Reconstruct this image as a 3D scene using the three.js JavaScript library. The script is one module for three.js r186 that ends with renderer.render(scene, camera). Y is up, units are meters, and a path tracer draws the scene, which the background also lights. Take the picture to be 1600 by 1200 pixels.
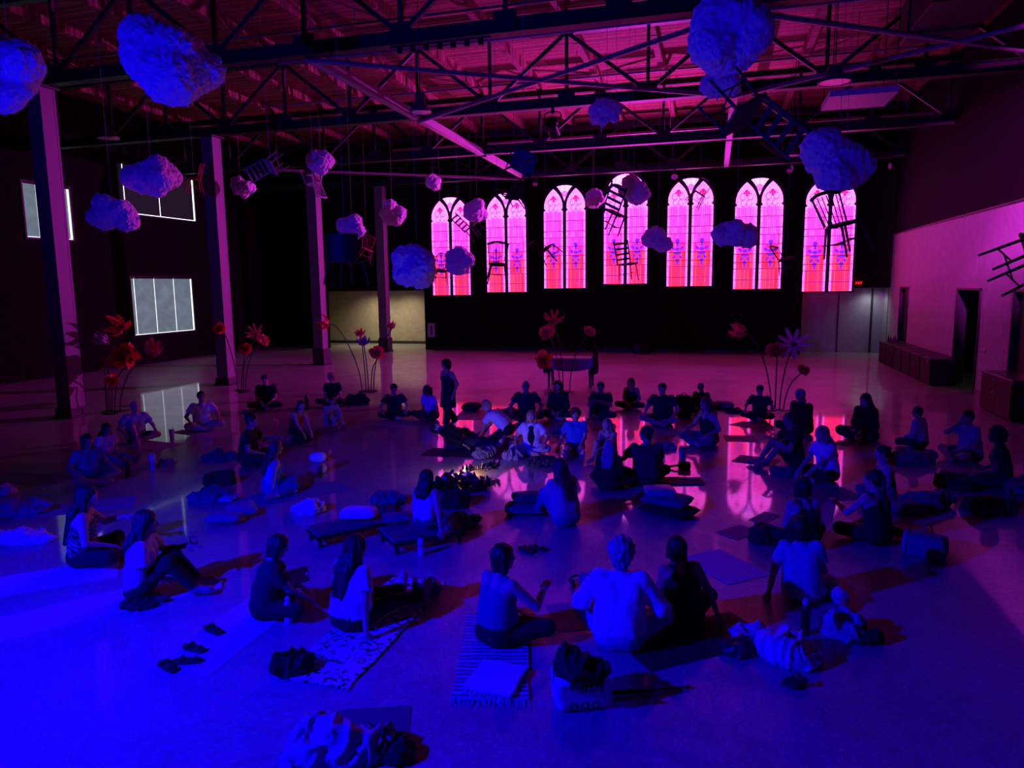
import * as THREE from 'three';
import { RoundedBoxGeometry } from 'three/addons/geometries/RoundedBoxGeometry.js';
import { mergeGeometries } from 'three/addons/utils/BufferGeometryUtils.js';
import { ImprovedNoise } from 'three/addons/math/ImprovedNoise.js';
import { RectAreaLightUniformsLib } from 'three/addons/lights/RectAreaLightUniformsLib.js';

// ---------- camera, exposure, large lights ----------
const scene = new THREE.Scene();
scene.background = new THREE.Color(0x000000);
const camera = new THREE.PerspectiveCamera(56.79, 4 / 3, 0.05, 200);
camera.rotation.order = 'YXZ';
camera.position.set(0, 3.3, 0);
camera.rotation.set(THREE.MathUtils.degToRad(-7.9), THREE.MathUtils.degToRad(15.8), THREE.MathUtils.degToRad(-0.72));
const renderer = new THREE.WebGLRenderer({ antialias: true });
renderer.toneMapping = THREE.LinearToneMapping;
renderer.toneMappingExposure = 1.0;
renderer.shadowMap.enabled = true;
RectAreaLightUniformsLib.init();

const BLUE = new THREE.Color().setRGB(0.002, 0.0, 1.0);
const MAGENTA = new THREE.Color().setRGB(0.80, 0.03, 0.82);
const WINDOW_GLOW = 6.5;           // brightness of the backlit stained glass
const WINDOW_AREA_LIGHT = 0.08;    // share of it carried by the area lights
// unseen wash lights, placed and tuned for the effect: [position, target, colour, intensity, half angle, penumbra]
const UNSEEN_WASH = {
  blue: [[-7, 4.2, -1.5], [-3, 0, -4.4], BLUE, 470, 1.25, 0.6],  // out of view at the left, placed to light the near floor blue
  blue_up: [[-9.6, 1.3, 0.6], [-5.4, 7.0, -12.5], BLUE, 330, 0.85, 1],  // out of view, placed to light the clouds blue from below
  roof: [[-3.2, 0.35, -34.3], [-3.5, 10.9, -27.8], MAGENTA, 1100, 0.66, 0.8],  // unseen lamp, placed to brighten the roof deck
  columns: [[6.9, 8.0, -33.5], [-16, 5.2, -24], MAGENTA, 1600, 0.55, 0.9],  // unseen lamp, placed to light the column sides
  wall: [[5, 8.0, -8.3], [7.5, 4.3, -28], MAGENTA, 6500, 0.26, 1],  // out of view overhead, placed to light the side wall
  back_left: [[-8.2, 8.0, -33.4], [-6.8, 0, -26.2], MAGENTA, 85, 0.42, 0.8],  // this and the next two: unseen, placed to light the far floor
  back_middle: [[-1.8, 8.0, -33.4], [-1.6, 0, -26.2], MAGENTA, 85, 0.42, 0.8],
  back_right: [[3.0, 8.0, -33.4], [2.0, 0, -26.2], MAGENTA, 85, 0.42, 0.8],
};

// ---------- helpers ----------
const R = THREE.MathUtils.degToRad;
const V = (x, y, z) => new THREE.Vector3(x, y, z);
function rng(seed) { let a = seed >>> 0; return () => { a = (a + 0x6D2B79F5) | 0; let t = Math.imul(a ^ (a >>> 15), 1 | a); t = (t + Math.imul(t ^ (t >>> 7), 61 | t)) ^ t; return ((t ^ (t >>> 14)) >>> 0) / 4294967296; }; }
const perlin = new ImprovedNoise();
const nz = (x, y, z) => perlin.noise(x + 31.7, y + 17.3, z + 53.1);
const fbm = (x, y, z, o = 3) => { let s = 0, a = 0.5; for (let i = 0; i < o; i++) { s += a * nz(x, y, z); x *= 2.03; y *= 2.03; z *= 2.03; a *= 0.5; } return s; };
const used = new Map();
function numbered(n) { const k = used.get(n) || 0; used.set(n, k + 1); return k ? `${n}_${String(k).padStart(3, '0')}` : n; }
function tag(o, label, category, group, kind) {
  o.userData.label = label; o.userData.category = category;
  if (group) o.userData.group = group;
  if (kind) o.userData.kind = kind;
  return o;
}
function thing(name, label, category, [x, y, z] = [0, 0, 0], turn = 0, group) {
  const o = new THREE.Group(); o.name = numbered(name); scene.add(o);
  o.position.set(x, y, z); o.rotation.y = turn; return tag(o, label, category, group);
}
function part(parent, name, geo, mat, at, rot) {
  const m = new THREE.Mesh(Array.isArray(geo) ? mergeAll(geo) : geo, mat); m.name = name;
  if (at) m.position.set(...at);
  if (rot) m.rotation.set(...rot);
  parent.add(m); return m;
}
function single(name, geo, mat, label, category, at, rot, group) {   // a thing that is one mesh
  const m = part(scene, numbered(name), geo, mat, at, rot); return tag(m, label, category, group);
}
function structure(name, geo, mat, label, category, at, rot) {
  const m = part(scene, name, geo, mat, at, rot); used.set(name, 1); return tag(m, label, category, null, 'structure');
}
function mergeAll(list) {
  const flat = list.map(g => { const h = g.index ? g.toNonIndexed() : g; for (const k of Object.keys(h.attributes)) if (!['position', 'normal', 'uv'].includes(k)) h.deleteAttribute(k); if (!h.attributes.uv) h.setAttribute('uv', new THREE.BufferAttribute(new Float32Array(h.attributes.position.count * 2), 2)); return h; });
  return mergeGeometries(flat);
}
const box = (w, h, d, x = 0, y = 0, z = 0) => new THREE.BoxGeometry(w, h, d).translate(x, y, z);
const rbox = (w, h, d, r, x = 0, y = 0, z = 0, s = 3) => new RoundedBoxGeometry(w, h, d, s, Math.min(r, w / 2, h / 2, d / 2) * 0.99).translate(x, y, z);
const cyl = (r0, r1, h, n = 16, x = 0, y = 0, z = 0) => new THREE.CylinderGeometry(r1, r0, h, n).translate(x, y, z);
function bar(a, b, r, n = 8, r2) {   // straight round bar from a to b
  const A = V(...a), B = V(...b), d = B.clone().sub(A), l = d.length();
  const g = new THREE.CylinderGeometry(r2 ?? r, r, l, n); g.translate(0, l / 2, 0);
  g.applyQuaternion(new THREE.Quaternion().setFromUnitVectors(V(0, 1, 0), d.normalize())); g.translate(...a); return g;
}
function beam(a, b, w, h) {   // straight rectangular bar from a to b
  const A = V(...a), B = V(...b), d = B.clone().sub(A), l = d.length();
  const g = new THREE.BoxGeometry(w, h, l); g.translate(0, 0, l / 2);
  const m = new THREE.Matrix4().lookAt(B, A, Math.abs(d.y) / l > 0.98 ? V(0, 0, 1) : V(0, 1, 0)); g.applyMatrix4(m); g.translate(...a); return g;
}
const tube = (pts, r, seg = 24, n = 7, closed = false) => new THREE.TubeGeometry(new THREE.CatmullRomCurve3(pts.map(p => V(...p)), closed), seg, r, n, closed);
const lathe = (pts, n = 24) => new THREE.LatheGeometry(pts.map(p => new THREE.Vector2(p[0], p[1])), n);

// ---------- textures and materials ----------
function canvasTexture(w, h, draw, srgb = true) {
  const c = document.createElement('canvas'); c.width = w; c.height = h; draw(c.getContext('2d'), w, h);
  const t = new THREE.CanvasTexture(c); t.wrapS = t.wrapT = THREE.RepeatWrapping; if (srgb) t.colorSpace = THREE.SRGBColorSpace; return t;
}
function dataTexture(w, h, fn, srgb = false) {
  const d = new Uint8Array(w * h * 4);
  for (let y = 0; y < h; y++) for (let x = 0; x < w; x++) { const v = fn(x / w, y / h), i = (y * w + x) * 4; const a = Array.isArray(v) ? v : [v, v, v]; for (let k = 0; k < 3; k++) d[i + k] = Math.max(0, Math.min(255, a[k] * 255)); d[i + 3] = 255; }
  const t = new THREE.DataTexture(d, w, h); t.magFilter = THREE.LinearFilter; t.wrapS = t.wrapT = THREE.RepeatWrapping; if (srgb) t.colorSpace = THREE.SRGBColorSpace; t.needsUpdate = true; return t;
}
const wrapNoise = (u, v, f, o = 3, s = 0) => { const a = u * Math.PI * 2, b = v * Math.PI * 2, r = f / 6.283; return fbm(Math.cos(a) * r + s, Math.sin(a) * r + Math.cos(b) * r * 1.3, Math.sin(b) * r + s * 0.7, o); };
const weaveBump = dataTexture(128, 128, (u, v) => 0.5 + 0.25 * Math.sin(u * 6.283 * 32) * Math.sin(v * 6.283 * 32) + 0.25 * wrapNoise(u, v, 9, 2));
const fluffBump = dataTexture(256, 256, (u, v) => 0.5 + 0.9 * wrapNoise(u, v, 22, 4));
const matCache = new Map();
function mat(color, rough = 0.8, extra = {}) {   // color: [r, g, b] linear
  const key = JSON.stringify([color, rough, Object.entries(extra).map(([k, v]) => [k, v && v.isTexture ? v.uuid : v])]);
  if (!matCache.has(key)) { const m = new THREE.MeshStandardMaterial({ roughness: rough, ...extra }); m.color.setRGB(...color); matCache.set(key, m); }
  return matCache.get(key);
}
const cloth = (c, rough = 0.92) => mat(c, rough, { bumpMap: weaveBump, bumpScale: 0.0012 });
const BLACK_METAL = mat([0.018, 0.018, 0.02], 0.45, { metalness: 0.4 });
const BLACK_PLASTIC = mat([0.015, 0.015, 0.017], 0.5);
const CHROME = mat([0.7, 0.7, 0.72], 0.2, { metalness: 1 });

// ---------- implicit surfaces: tapered capsules, ellipsoids and boxes joined smoothly, meshed by surface nets ----------
// a field is a list of { a, b, r, r2, k, cut } capsules or { c, e, k } ellipsoids (all arrays); sub: true carves
function meshField(prims, cell, opt = {}) {
  const pad = cell * 3 + (opt.pad || 0.03);
  const lo = [1e9, 1e9, 1e9], hi = [-1e9, -1e9, -1e9];
  for (const p of prims) {
    if (p.sub || p.plane) continue;
    const pts = p.c ? [[p.c, Math.max(...p.e)]] : [[p.a, p.r], [p.b, p.r2 ?? p.r]];
    for (const [q, r] of pts) for (let i = 0; i < 3; i++) { lo[i] = Math.min(lo[i], q[i] - r - pad); hi[i] = Math.max(hi[i], q[i] + r + pad); }
  }
  const n = [0, 1, 2].map(i => Math.ceil((hi[i] - lo[i]) / cell) + 1), [nx, ny, nzz] = n;
  const F = new Float32Array(nx * ny * nzz).fill(0.3);
  for (const p of prims) {
    if (p.plane) { const [q, m] = p.plane; for (let z = 0, at = 0; z < nzz; z++) for (let y = 0; y < ny; y++) for (let x = 0; x < nx; x++, at++) if (F[at] < 0.2) F[at] = Math.max(F[at], (lo[0] + x * cell - q[0]) * m[0] + (lo[1] + y * cell - q[1]) * m[1] + (lo[2] + z * cell - q[2]) * m[2]); continue; }
    const k = p.k ?? 0.03, reach = k + cell * 2.5 + (opt.pad || 0.03);
    const A = p.c ? p.c : p.a, B = p.c ? p.c : p.b, rr = p.c ? Math.max(...p.e) : Math.max(p.r, p.r2 ?? p.r);
    const i0 = [0, 1, 2].map(i => Math.max(0, Math.floor((Math.min(A[i], B[i]) - rr - reach - lo[i]) / cell)));
    const i1 = [0, 1, 2].map(i => Math.min(n[i] - 1, Math.ceil((Math.max(A[i], B[i]) + rr + reach - lo[i]) / cell)));
    const bx = B[0] - A[0], by = B[1] - A[1], bz = B[2] - A[2], L2 = bx * bx + by * by + bz * bz || 1e-9, r = p.r, r2 = p.r2 ?? p.r, cut = p.cut;
    for (let z = i0[2]; z <= i1[2]; z++) for (let y = i0[1]; y <= i1[1]; y++) { let at = (z * ny + y) * nx + i0[0]; for (let x = i0[0]; x <= i1[0]; x++, at++) {
      const px = lo[0] + x * cell - A[0], py = lo[1] + y * cell - A[1], pz = lo[2] + z * cell - A[2];
      let d;
      if (p.c) { const e = p.e, ux = px / e[0], uy = py / e[1], uz = pz / e[2], k0 = Math.sqrt(ux * ux + uy * uy + uz * uz), vx = ux / e[0], vy = uy / e[1], vz = uz / e[2], k1 = Math.sqrt(vx * vx + vy * vy + vz * vz); d = k1 > 1e-9 ? k0 * (k0 - 1) / k1 : -Math.min(...e); }
      else {
        const raw = (px * bx + py * by + pz * bz) / L2, h = raw < 0 ? 0 : raw > 1 ? 1 : raw, dx = px - bx * h, dy = py - by * h, dz = pz - bz * h;
        d = Math.sqrt(dx * dx + dy * dy + dz * dz) - (r + (r2 - r) * h);
        if (cut) d = Math.max(d, (raw - 1) * Math.sqrt(L2));
      }
      const f = F[at];
      if (p.sub) { const s = -d, hh = Math.max(k - Math.abs(f - s), 0) / k; F[at] = Math.max(f, s) + hh * hh * k * 0.25; }
      else { const hh = Math.max(k - Math.abs(f - d), 0) / k; F[at] = Math.min(f, d) - hh * hh * k * 0.25; }
    } }
  }
  if (opt.warp || opt.planes) for (let z = 0, at = 0; z < nzz; z++) for (let y = 0; y < ny; y++) for (let x = 0; x < nx; x++, at++) {
    if (F[at] > 0.12) continue;
    const X = lo[0] + x * cell, Y = lo[1] + y * cell, Z = lo[2] + z * cell;
    if (opt.warp && Math.abs(F[at]) < 0.1) F[at] += opt.warp(X, Y, Z);
    if (opt.planes) for (const [q, m] of opt.planes) F[at] = Math.max(F[at], (X - q[0]) * m[0] + (Y - q[1]) * m[1] + (Z - q[2]) * m[2]);
  }
  return surfaceNet(F, n, lo, cell, opt.color);
}
function surfaceNet(F, [nx, ny, nzz], lo, cell, color) {
  const id = new Int32Array(nx * ny * nzz).fill(-1), P = [], N = [], I = [];
  const sx = 1, sy = nx, sz = nx * ny, corner = [0, sx, sy, sx + sy, sz, sz + sx, sz + sy, sz + sx + sy];
  const edges = [[0, 1], [2, 3], [4, 5], [6, 7], [0, 2], [1, 3], [4, 6], [5, 7], [0, 4], [1, 5], [2, 6], [3, 7]];
  const v = new Float32Array(8);
  for (let z = 0; z < nzz - 1; z++) for (let y = 0; y < ny - 1; y++) for (let x = 0; x < nx - 1; x++) {
    const at = z * sz + y * sy + x; let mask = 0;
    for (let c = 0; c < 8; c++) { v[c] = F[at + corner[c]]; if (v[c] < 0) mask |= 1 << c; }
    if (mask === 0 || mask === 255) continue;
    let px = 0, py = 0, pz = 0, cnt = 0;
    for (const [a, b] of edges) { if ((v[a] < 0) === (v[b] < 0)) continue; const t = v[a] / (v[a] - v[b]); px += (a & 1) + t * ((b & 1) - (a & 1)); py += ((a >> 1) & 1) + t * (((b >> 1) & 1) - ((a >> 1) & 1)); pz += (a >> 2) + t * ((b >> 2) - (a >> 2)); cnt++; }
    px /= cnt; py /= cnt; pz /= cnt; id[at] = P.length / 3;
    P.push(lo[0] + (x + px) * cell, lo[1] + (y + py) * cell, lo[2] + (z + pz) * cell);
    const l = (a, b, t) => a + (b - a) * t;
    const gx = l(l(v[1] - v[0], v[3] - v[2], py), l(v[5] - v[4], v[7] - v[6], py), pz), gy = l(l(v[2] - v[0], v[3] - v[1], px), l(v[6] - v[4], v[7] - v[5], px), pz), gz = l(l(v[4] - v[0], v[5] - v[1], px), l(v[6] - v[2], v[7] - v[3], px), py);
    const L = Math.hypot(gx, gy, gz) || 1; N.push(gx / L, gy / L, gz / L);
  }
  const quad = (a, b, c, d, flip) => { if (a < 0 || b < 0 || c < 0 || d < 0) return; if (flip) I.push(a, c, b, a, d, c); else I.push(a, b, c, a, c, d); };
  for (let z = 1; z < nzz - 1; z++) for (let y = 1; y < ny - 1; y++) for (let x = 1; x < nx - 1; x++) {
    const at = z * sz + y * sy + x, s = F[at] < 0;
    if (s !== F[at + sx] < 0) quad(id[at - sy - sz], id[at - sz], id[at], id[at - sy], !s);
    if (s !== F[at + sy] < 0) quad(id[at - sx - sz], id[at - sx], id[at], id[at - sz], !s);
    if (s !== F[at + sz] < 0) quad(id[at - sx - sy], id[at - sy], id[at], id[at - sx], !s);
  }
  const g = new THREE.BufferGeometry();
  g.setAttribute('position', new THREE.Float32BufferAttribute(P, 3)); g.setAttribute('normal', new THREE.Float32BufferAttribute(N, 3));
  const uv = new Float32Array(P.length / 3 * 2); for (let i = 0; i < P.length / 3; i++) { uv[i * 2] = (P[i * 3] + P[i * 3 + 2] * 0.6) * 4; uv[i * 2 + 1] = (P[i * 3 + 1] + P[i * 3 + 2] * 0.8) * 4; }
  g.setAttribute('uv', new THREE.BufferAttribute(uv, 2));
  if (color) { const C = new Float32Array(P.length); for (let i = 0; i < P.length; i += 3) { const c = color(P[i], P[i + 1], P[i + 2]); C[i] = c[0]; C[i + 1] = c[1]; C[i + 2] = c[2]; } g.setAttribute('color', new THREE.BufferAttribute(C, 3)); }
  g.setIndex(I); return g;
}

// ---------- the hall ----------
const X0 = -24.5, X1 = 7.5, ZB = -34.9, ZF = 4.2, TOP = 10.9;
const concreteColor = dataTexture(1024, 1024, (u, v) => {
  const a = wrapNoise(u, v, 5, 4, 3), b = wrapNoise(u, v, 40, 3, 9), c = wrapNoise(u, v, 190, 2, 5);
  const g = 0.70 + a * 0.13 + b * 0.09 + (c > 0.24 ? 0.13 : c < -0.27 ? -0.10 : c * 0.06); return [g * 1.0, g * 0.985, g * 0.96];
}, true);
const concreteRough = dataTexture(512, 512, (u, v) => 0.62 + wrapNoise(u, v, 7, 3, 2) * 0.3 + wrapNoise(u, v, 46, 2, 6) * 0.16);
const concreteBump = dataTexture(512, 512, (u, v) => 0.5 + wrapNoise(u, v, 9, 3, 1) * 0.7);
function planarUV(g, s, ax = 0, ay = 2) { const p = g.attributes.position, uv = new Float32Array(p.count * 2); for (let i = 0; i < p.count; i++) { uv[i * 2] = p.getComponent(i, ax) / s; uv[i * 2 + 1] = p.getComponent(i, ay) / s; } g.setAttribute('uv', new THREE.BufferAttribute(uv, 2)); return g; }
const FLOOR = new THREE.MeshPhysicalMaterial({ roughness: 0.62, map: concreteColor, roughnessMap: concreteRough, bumpMap: concreteBump, bumpScale: 0.0006, specularIntensity: 0.3, clearcoat: 0.6, clearcoatRoughness: 0.055 }); FLOOR.color.setRGB(0.78, 0.78, 0.78);
structure('floor', planarUV(box(X1 - X0 + 8, 0.3, ZF - ZB + 5.5, (X0 + X1) / 2 + 2, -0.15, (ZF + ZB) / 2 - 1.5), 5.3), FLOOR, 'polished grey concrete floor of the hall', 'floor');
const blockTone = dataTexture(512, 512, (u, v) => { const g = 0.9 + wrapNoise(u, v, 16, 4, 4) * 0.10; return [g, g, g]; }, true);
const BLACK_WALL = new THREE.MeshPhysicalMaterial({ roughness: 0.9, map: blockTone, specularIntensity: 0.25 }); BLACK_WALL.color.setRGB(0.0065, 0.006, 0.0065);
const PALE_WALL = mat([0.56, 0.55, 0.54], 0.7, { map: blockTone });
const BEIGE_WALL = mat([0.50, 0.43, 0.31], 0.75, { map: blockTone });
const GREY_WALL = mat([0.40, 0.40, 0.42], 0.75, { map: blockTone });
const SKIRTING = mat([0.02, 0.02, 0.022], 0.5);
const T = 0.3;   // wall thickness
const AL = [-20.4, -14.6, 3.1], RE = [3.9, 7.5, 3.0];   // openings in the back wall: x from, x to, head height
structure('wall_back', planarUV(mergeAll([
  box(AL[0] - X0, TOP, T, (AL[0] + X0) / 2, TOP / 2, ZB - T / 2), box(RE[0] - AL[1], TOP, T, (RE[0] + AL[1]) / 2, TOP / 2, ZB - T / 2),
  box(AL[1] - AL[0], TOP - AL[2], T, (AL[0] + AL[1]) / 2, (TOP + AL[2]) / 2, ZB - T / 2), box(RE[1] - RE[0], TOP - RE[2], T, (RE[0] + RE[1]) / 2, (TOP + RE[2]) / 2, ZB - T / 2),
]), 4, 0, 1), BLACK_WALL, 'black painted end wall behind the stained glass windows', 'wall');
structure('wall_left', planarUV(box(T, TOP, ZF - ZB + 4, X0 - T / 2, TOP / 2, (ZF + ZB) / 2 - 2), 4, 2, 1), BLACK_WALL, 'black painted side wall with blind-covered daylight windows', 'wall');
structure('wall_front', planarUV(box(X1 - X0 + 2 * T, TOP, T, (X0 + X1) / 2, TOP / 2, ZF + T / 2), 4, 0, 1), BLACK_WALL, 'black painted wall behind the audience', 'wall');
const DOORS = [[-33.06, -31.75], [-25.84, -23.7], [-21.35, -18.9]], DH = 3.05, PAINT = 5.3;
{ // side wall with three doorways: pale below the paint line, black above it
  const segs = [], zs = [ZB - T, ...DOORS.flat(), ZF];
  for (let i = 0; i < zs.length; i += 2) segs.push(box(T, DH, zs[i + 1] - zs[i], X1 + T / 2, DH / 2, (zs[i] + zs[i + 1]) / 2));
  segs.push(box(T, PAINT - DH, ZF - ZB + T, X1 + T / 2, (PAINT + DH) / 2, (ZF + ZB - T) / 2));
  structure('wall_right', planarUV(mergeAll(segs), 4, 2, 1), PALE_WALL, 'pale side wall washed in magenta light, with dark doorways', 'wall');
  structure('wall_right_upper', planarUV(box(T + 0.02, TOP - PAINT, ZF - ZB + T, X1 + T / 2 - 0.01, (PAINT + TOP) / 2, (ZF + ZB - T) / 2), 4, 2, 1), BLACK_WALL, 'black painted upper part of the side wall', 'wall');
  const sk = []; for (let i = 0; i < zs.length; i += 2) sk.push(box(0.02, 0.12, zs[i + 1] - zs[i] - 0.02, X1 - 0.01, 0.06, (zs[i] + zs[i + 1]) / 2));
  structure('baseboard_right', sk, mat([0.30, 0.29, 0.28], 0.4), 'narrow baseboard along the pale side wall', 'baseboard');
}
structure('baseboard_back', [box(RE[0] - AL[1], 0.16, 0.025, (RE[0] + AL[1]) / 2, 0.08, ZB + 0.0125), box(AL[0] - X0, 0.16, 0.025, (AL[0] + X0) / 2, 0.08, ZB + 0.0125)], SKIRTING, 'black baseboard along the end wall', 'baseboard');
structure('trim_1', [box(0.04, 0.035, 14, X1 - 0.02, PAINT, -27.5)], SKIRTING, 'thin black rail along the paint line of the side wall', 'trim');
// dim corridor behind the doorways
structure('corridor', planarUV(mergeAll([box(T, 3.4, 26, 10.4, 1.7, -26), box(2.9, T, 26, 9.0, 3.3, -26), box(2.9, 3.4, T, 9.0, 1.7, -39), box(2.9, 3.4, T, 9.0, 1.7, -13)]), 4, 2, 1), GREY_WALL, 'unlit grey corridor behind the doorways', 'corridor');
DOORS.forEach(([a, b], i) => {   // dark steel frames and leaves
  const d = new THREE.Group(); d.name = `door_${i + 1}`; scene.add(d); d.position.set(X1, 0, (a + b) / 2);
  tag(d, ['narrow black door beside the far corner of the side wall', 'tall open doorway beside the row of black crates', 'dark doorway above the low cabinet'][i], 'door', null, 'structure');
  const w = b - a, jamb = mat([0.03, 0.03, 0.034], 0.5);
  part(d, 'jamb', box(0.34, DH, 0.06, 0.13, DH / 2, -w / 2 + 0.03), jamb); part(d, 'jamb', box(0.34, DH, 0.06, 0.13, DH / 2, w / 2 - 0.03), jamb); part(d, 'head', box(0.34, 0.06, w, 0.13, DH - 0.03, 0), jamb);
  if (i !== 1) { const leaf = part(d, 'leaf', rbox(0.05, DH - 0.1, w - 0.14, 0.008, 0.14, DH / 2 - 0.03, 0), mat([0.02, 0.02, 0.024], 0.45)); part(leaf, 'handle', [bar([0.06, 1.05, w / 2 - 0.2], [0.06, 1.05, w / 2 - 0.34], 0.012), bar([0.12, 1.05, w / 2 - 0.2], [0.06, 1.05, w / 2 - 0.2], 0.012)], CHROME); }
});
// lit lobby behind the left opening, recess behind the right one
structure('lobby', planarUV(mergeAll([box(9.4, 3.6, T, -18.4, 1.8, -38.45), box(T, 3.6, 3.6, -23, 1.8, -36.7), box(T, 3.6, 3.6, -13.9, 1.8, -36.9), box(9.4, T, 3.6, -18.4, 3.5, -36.85)]), 4, 0, 1), BEIGE_WALL, 'beige lobby wall seen through the low opening', 'wall');
structure('baseboard_lobby', box(9, 0.16, 0.03, -18.4, 0.08, -38.28), SKIRTING, 'dark baseboard of the beige lobby', 'baseboard');
structure('recess', planarUV(mergeAll([box(4.6, 3.4, T, 5.6, 1.7, -36.25), box(T, 3.4, 1.2, 3.75, 1.7, -35.7), box(4.6, T, 1.2, 5.6, 3.2, -35.7), box(T, 3.4, 1.2, 7.65, 1.7, -35.7)]), 4, 0, 1), GREY_WALL, 'grey recess beside the exit', 'wall');
structure('trim_2', [box(0.09, 2.96, 0.05, 7.02, 1.49, -36.08), box(0.05, 2.96, 0.03, 5.62, 1.49, -36.09)], SKIRTING, 'dark frame strips in the grey recess', 'trim');

// ---------- roof: timber deck, joists, steel trusses ----------
const PANEL = 2.3, PX = k => 0.4 + PANEL * k;
const deckGrain = dataTexture(512, 512, (u, v) => { const row = Math.floor(u * 24), tone = 0.78 + 0.22 * ((Math.sin(row * 91.7) * 43758.5) % 1), seam = (u * 24) % 1 < 0.06 ? 0.45 : 1; const g = tone * seam * (0.9 + 0.35 * wrapNoise(u, v, 30, 2, row)); return [g * 0.92, g * 0.78, g * 0.66]; }, true);
const DECK = mat([0.62, 0.36, 0.27], 0.8, { map: deckGrain });
structure('ceiling', planarUV(box(X1 - X0, 0.2, ZF - ZB, (X0 + X1) / 2, TOP + 0.1, (ZF + ZB) / 2), 3.2, 2, 0), DECK, 'reddish timber roof deck', 'ceiling');
for (let k = -10; k <= 3; k++) tag(part(scene, numbered('roof_joist'), planarUV(box(0.2, 0.34, ZF - ZB - 0.02, PX(k), TOP - 0.17, (ZF + ZB) / 2), 2.2, 2, 0), mat([0.55, 0.33, 0.26], 0.75, { map: deckGrain })), 'long timber joist under the reddish roof deck', 'joist', 'timber roof joists');
const STEEL = mat([0.028, 0.025, 0.028], 0.5, { metalness: 0.2 });
const TZ = [-14.7, -21.0, -27.3, -33.6, -8.4], CH = 8.35, TC = 10.4;
const LABEL_T = ['roof truss over the middle of the hall with a black cable bundle', 'roof truss where the long braces cross, second from the windows', 'roof truss third from the audience, behind the crossing braces', 'roof truss nearest the stained glass windows', 'roof truss above the audience, farthest from the windows'];
TZ.forEach((z, t) => {
  const g = thing('roof_truss', 'black steel ' + LABEL_T[t], 'truss', [0, 0, z]);
  part(g, 'bottom_chord', [box(X1 - X0 - 0.1, 0.03, 0.3, (X0 + X1) / 2, CH + 0.015, 0), box(X1 - X0 - 0.1, 0.26, 0.03, (X0 + X1) / 2, CH + 0.14, 0), box(X1 - X0 - 0.1, 0.03, 0.3, (X0 + X1) / 2, CH + 0.27, 0)], STEEL);
  part(g, 'top_chord', [box(X1 - X0 - 0.1, 0.2, 0.22, (X0 + X1) / 2, TC + 0.05, 0)], STEEL);
  for (let k = -10; k <= 3; k++) {
    part(g, 'vertical', box(0.09, TC - CH - 0.25, 0.09, PX(k), (TC + CH) / 2 + 0.12, 0), STEEL);
    if (k < 3) part(g, 'diagonal', beam([PX(k + (k % 2 === 0 ? 1 : 0)), CH + 0.25, 0], [PX(k + (k % 2 === 0 ? 0 : 1)), TC, 0], 0.1, 0.1), STEEL);
    part(g, 'gusset', box(0.5, 0.34, 0.025, PX(k), CH + 0.3, 0.06), STEEL);
  }
});
// longitudinal struts at bottom chord level and horizontal cross braces
[[PX(-4), 'above the left half of the hall'], [PX(0), 'above the right half of the hall']].forEach(([x, w]) => {
  const g = thing('roof_strut', `long steel strut ${w}, tying the trusses together`, 'strut', [x, CH - 0.02, 0]);
  for (let t = 0; t < 3; t++) part(g, 'segment', [box(0.2, 0.03, 6.0, 0, -0.015, (TZ[t] + TZ[t + 1]) / 2), box(0.03, 0.2, 6.0, 0.085, 0.1, (TZ[t] + TZ[t + 1]) / 2), box(0.03, 0.2, 6.0, -0.085, 0.1, (TZ[t] + TZ[t + 1]) / 2)], mat([0.34, 0.30, 0.33], 0.45, { metalness: 0.2 }));
});
const BRACE = mat([0.24, 0.21, 0.23], 0.4, { metalness: 0.3 });
for (const [x0, z0, x1, z1, l] of [[PX(-4), TZ[1], PX(0), TZ[0], 'rising from the left strut toward the viewer'], [PX(-4), TZ[0], PX(0), TZ[1], 'crossing the other under the bright deck'], [PX(0), TZ[0], X1 - 0.15, -19.6, 'running from the right strut to the side wall'], [PX(0), TZ[1], X1 - 0.15, -16.1, 'meeting the side wall above the lit hood'], [PX(-4), TZ[3], PX(-8), TZ[2], 'far off beside the left strut']])
  single('cross_brace', [bar([x0, CH - 0.06, z0], [x1, CH - 0.06, z1], 0.055, 10)], BRACE, `diagonal steel roof brace ${l}`, 'brace');
// columns
TZ.slice(0, 4).forEach((z, t) => {
  const g = thing('column', 'square steel column ' + ['beside the tall mat-covered corner, before the narrow blind window', 'with an orange flower against it, right of the three-pane blind window', 'left of the lit lobby opening, behind the orange lily', 'standing in front of the lit lobby opening'][t], 'column', [-16.3, 0, z]);
  const m = mat([0.20, 0.18, 0.20], 0.55);
  part(g, 'shaft', [box(0.44, CH, 0.06, 0, CH / 2, 0.19), box(0.44, CH, 0.06, 0, CH / 2, -0.19), box(0.06, CH, 0.34, 0.1, CH / 2, 0), box(0.03, CH, 0.38, 0.2, CH / 2, 0)], m);
  part(g, 'base_plate', rbox(0.62, 0.05, 0.62, 0.01, 0, 0.025, 0), STEEL);
  part(g, 'plinth', rbox(0.54, t > 1 ? 0.7 : 0.25, 0.54, 0.015, 0, t > 1 ? 0.35 : 0.125, 0), mat([0.05, 0.05, 0.055], 0.6));
  part(g, 'cap_plate', box(0.6, 0.05, 0.6, 0, CH - 0.025, 0), STEEL);
});
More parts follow.
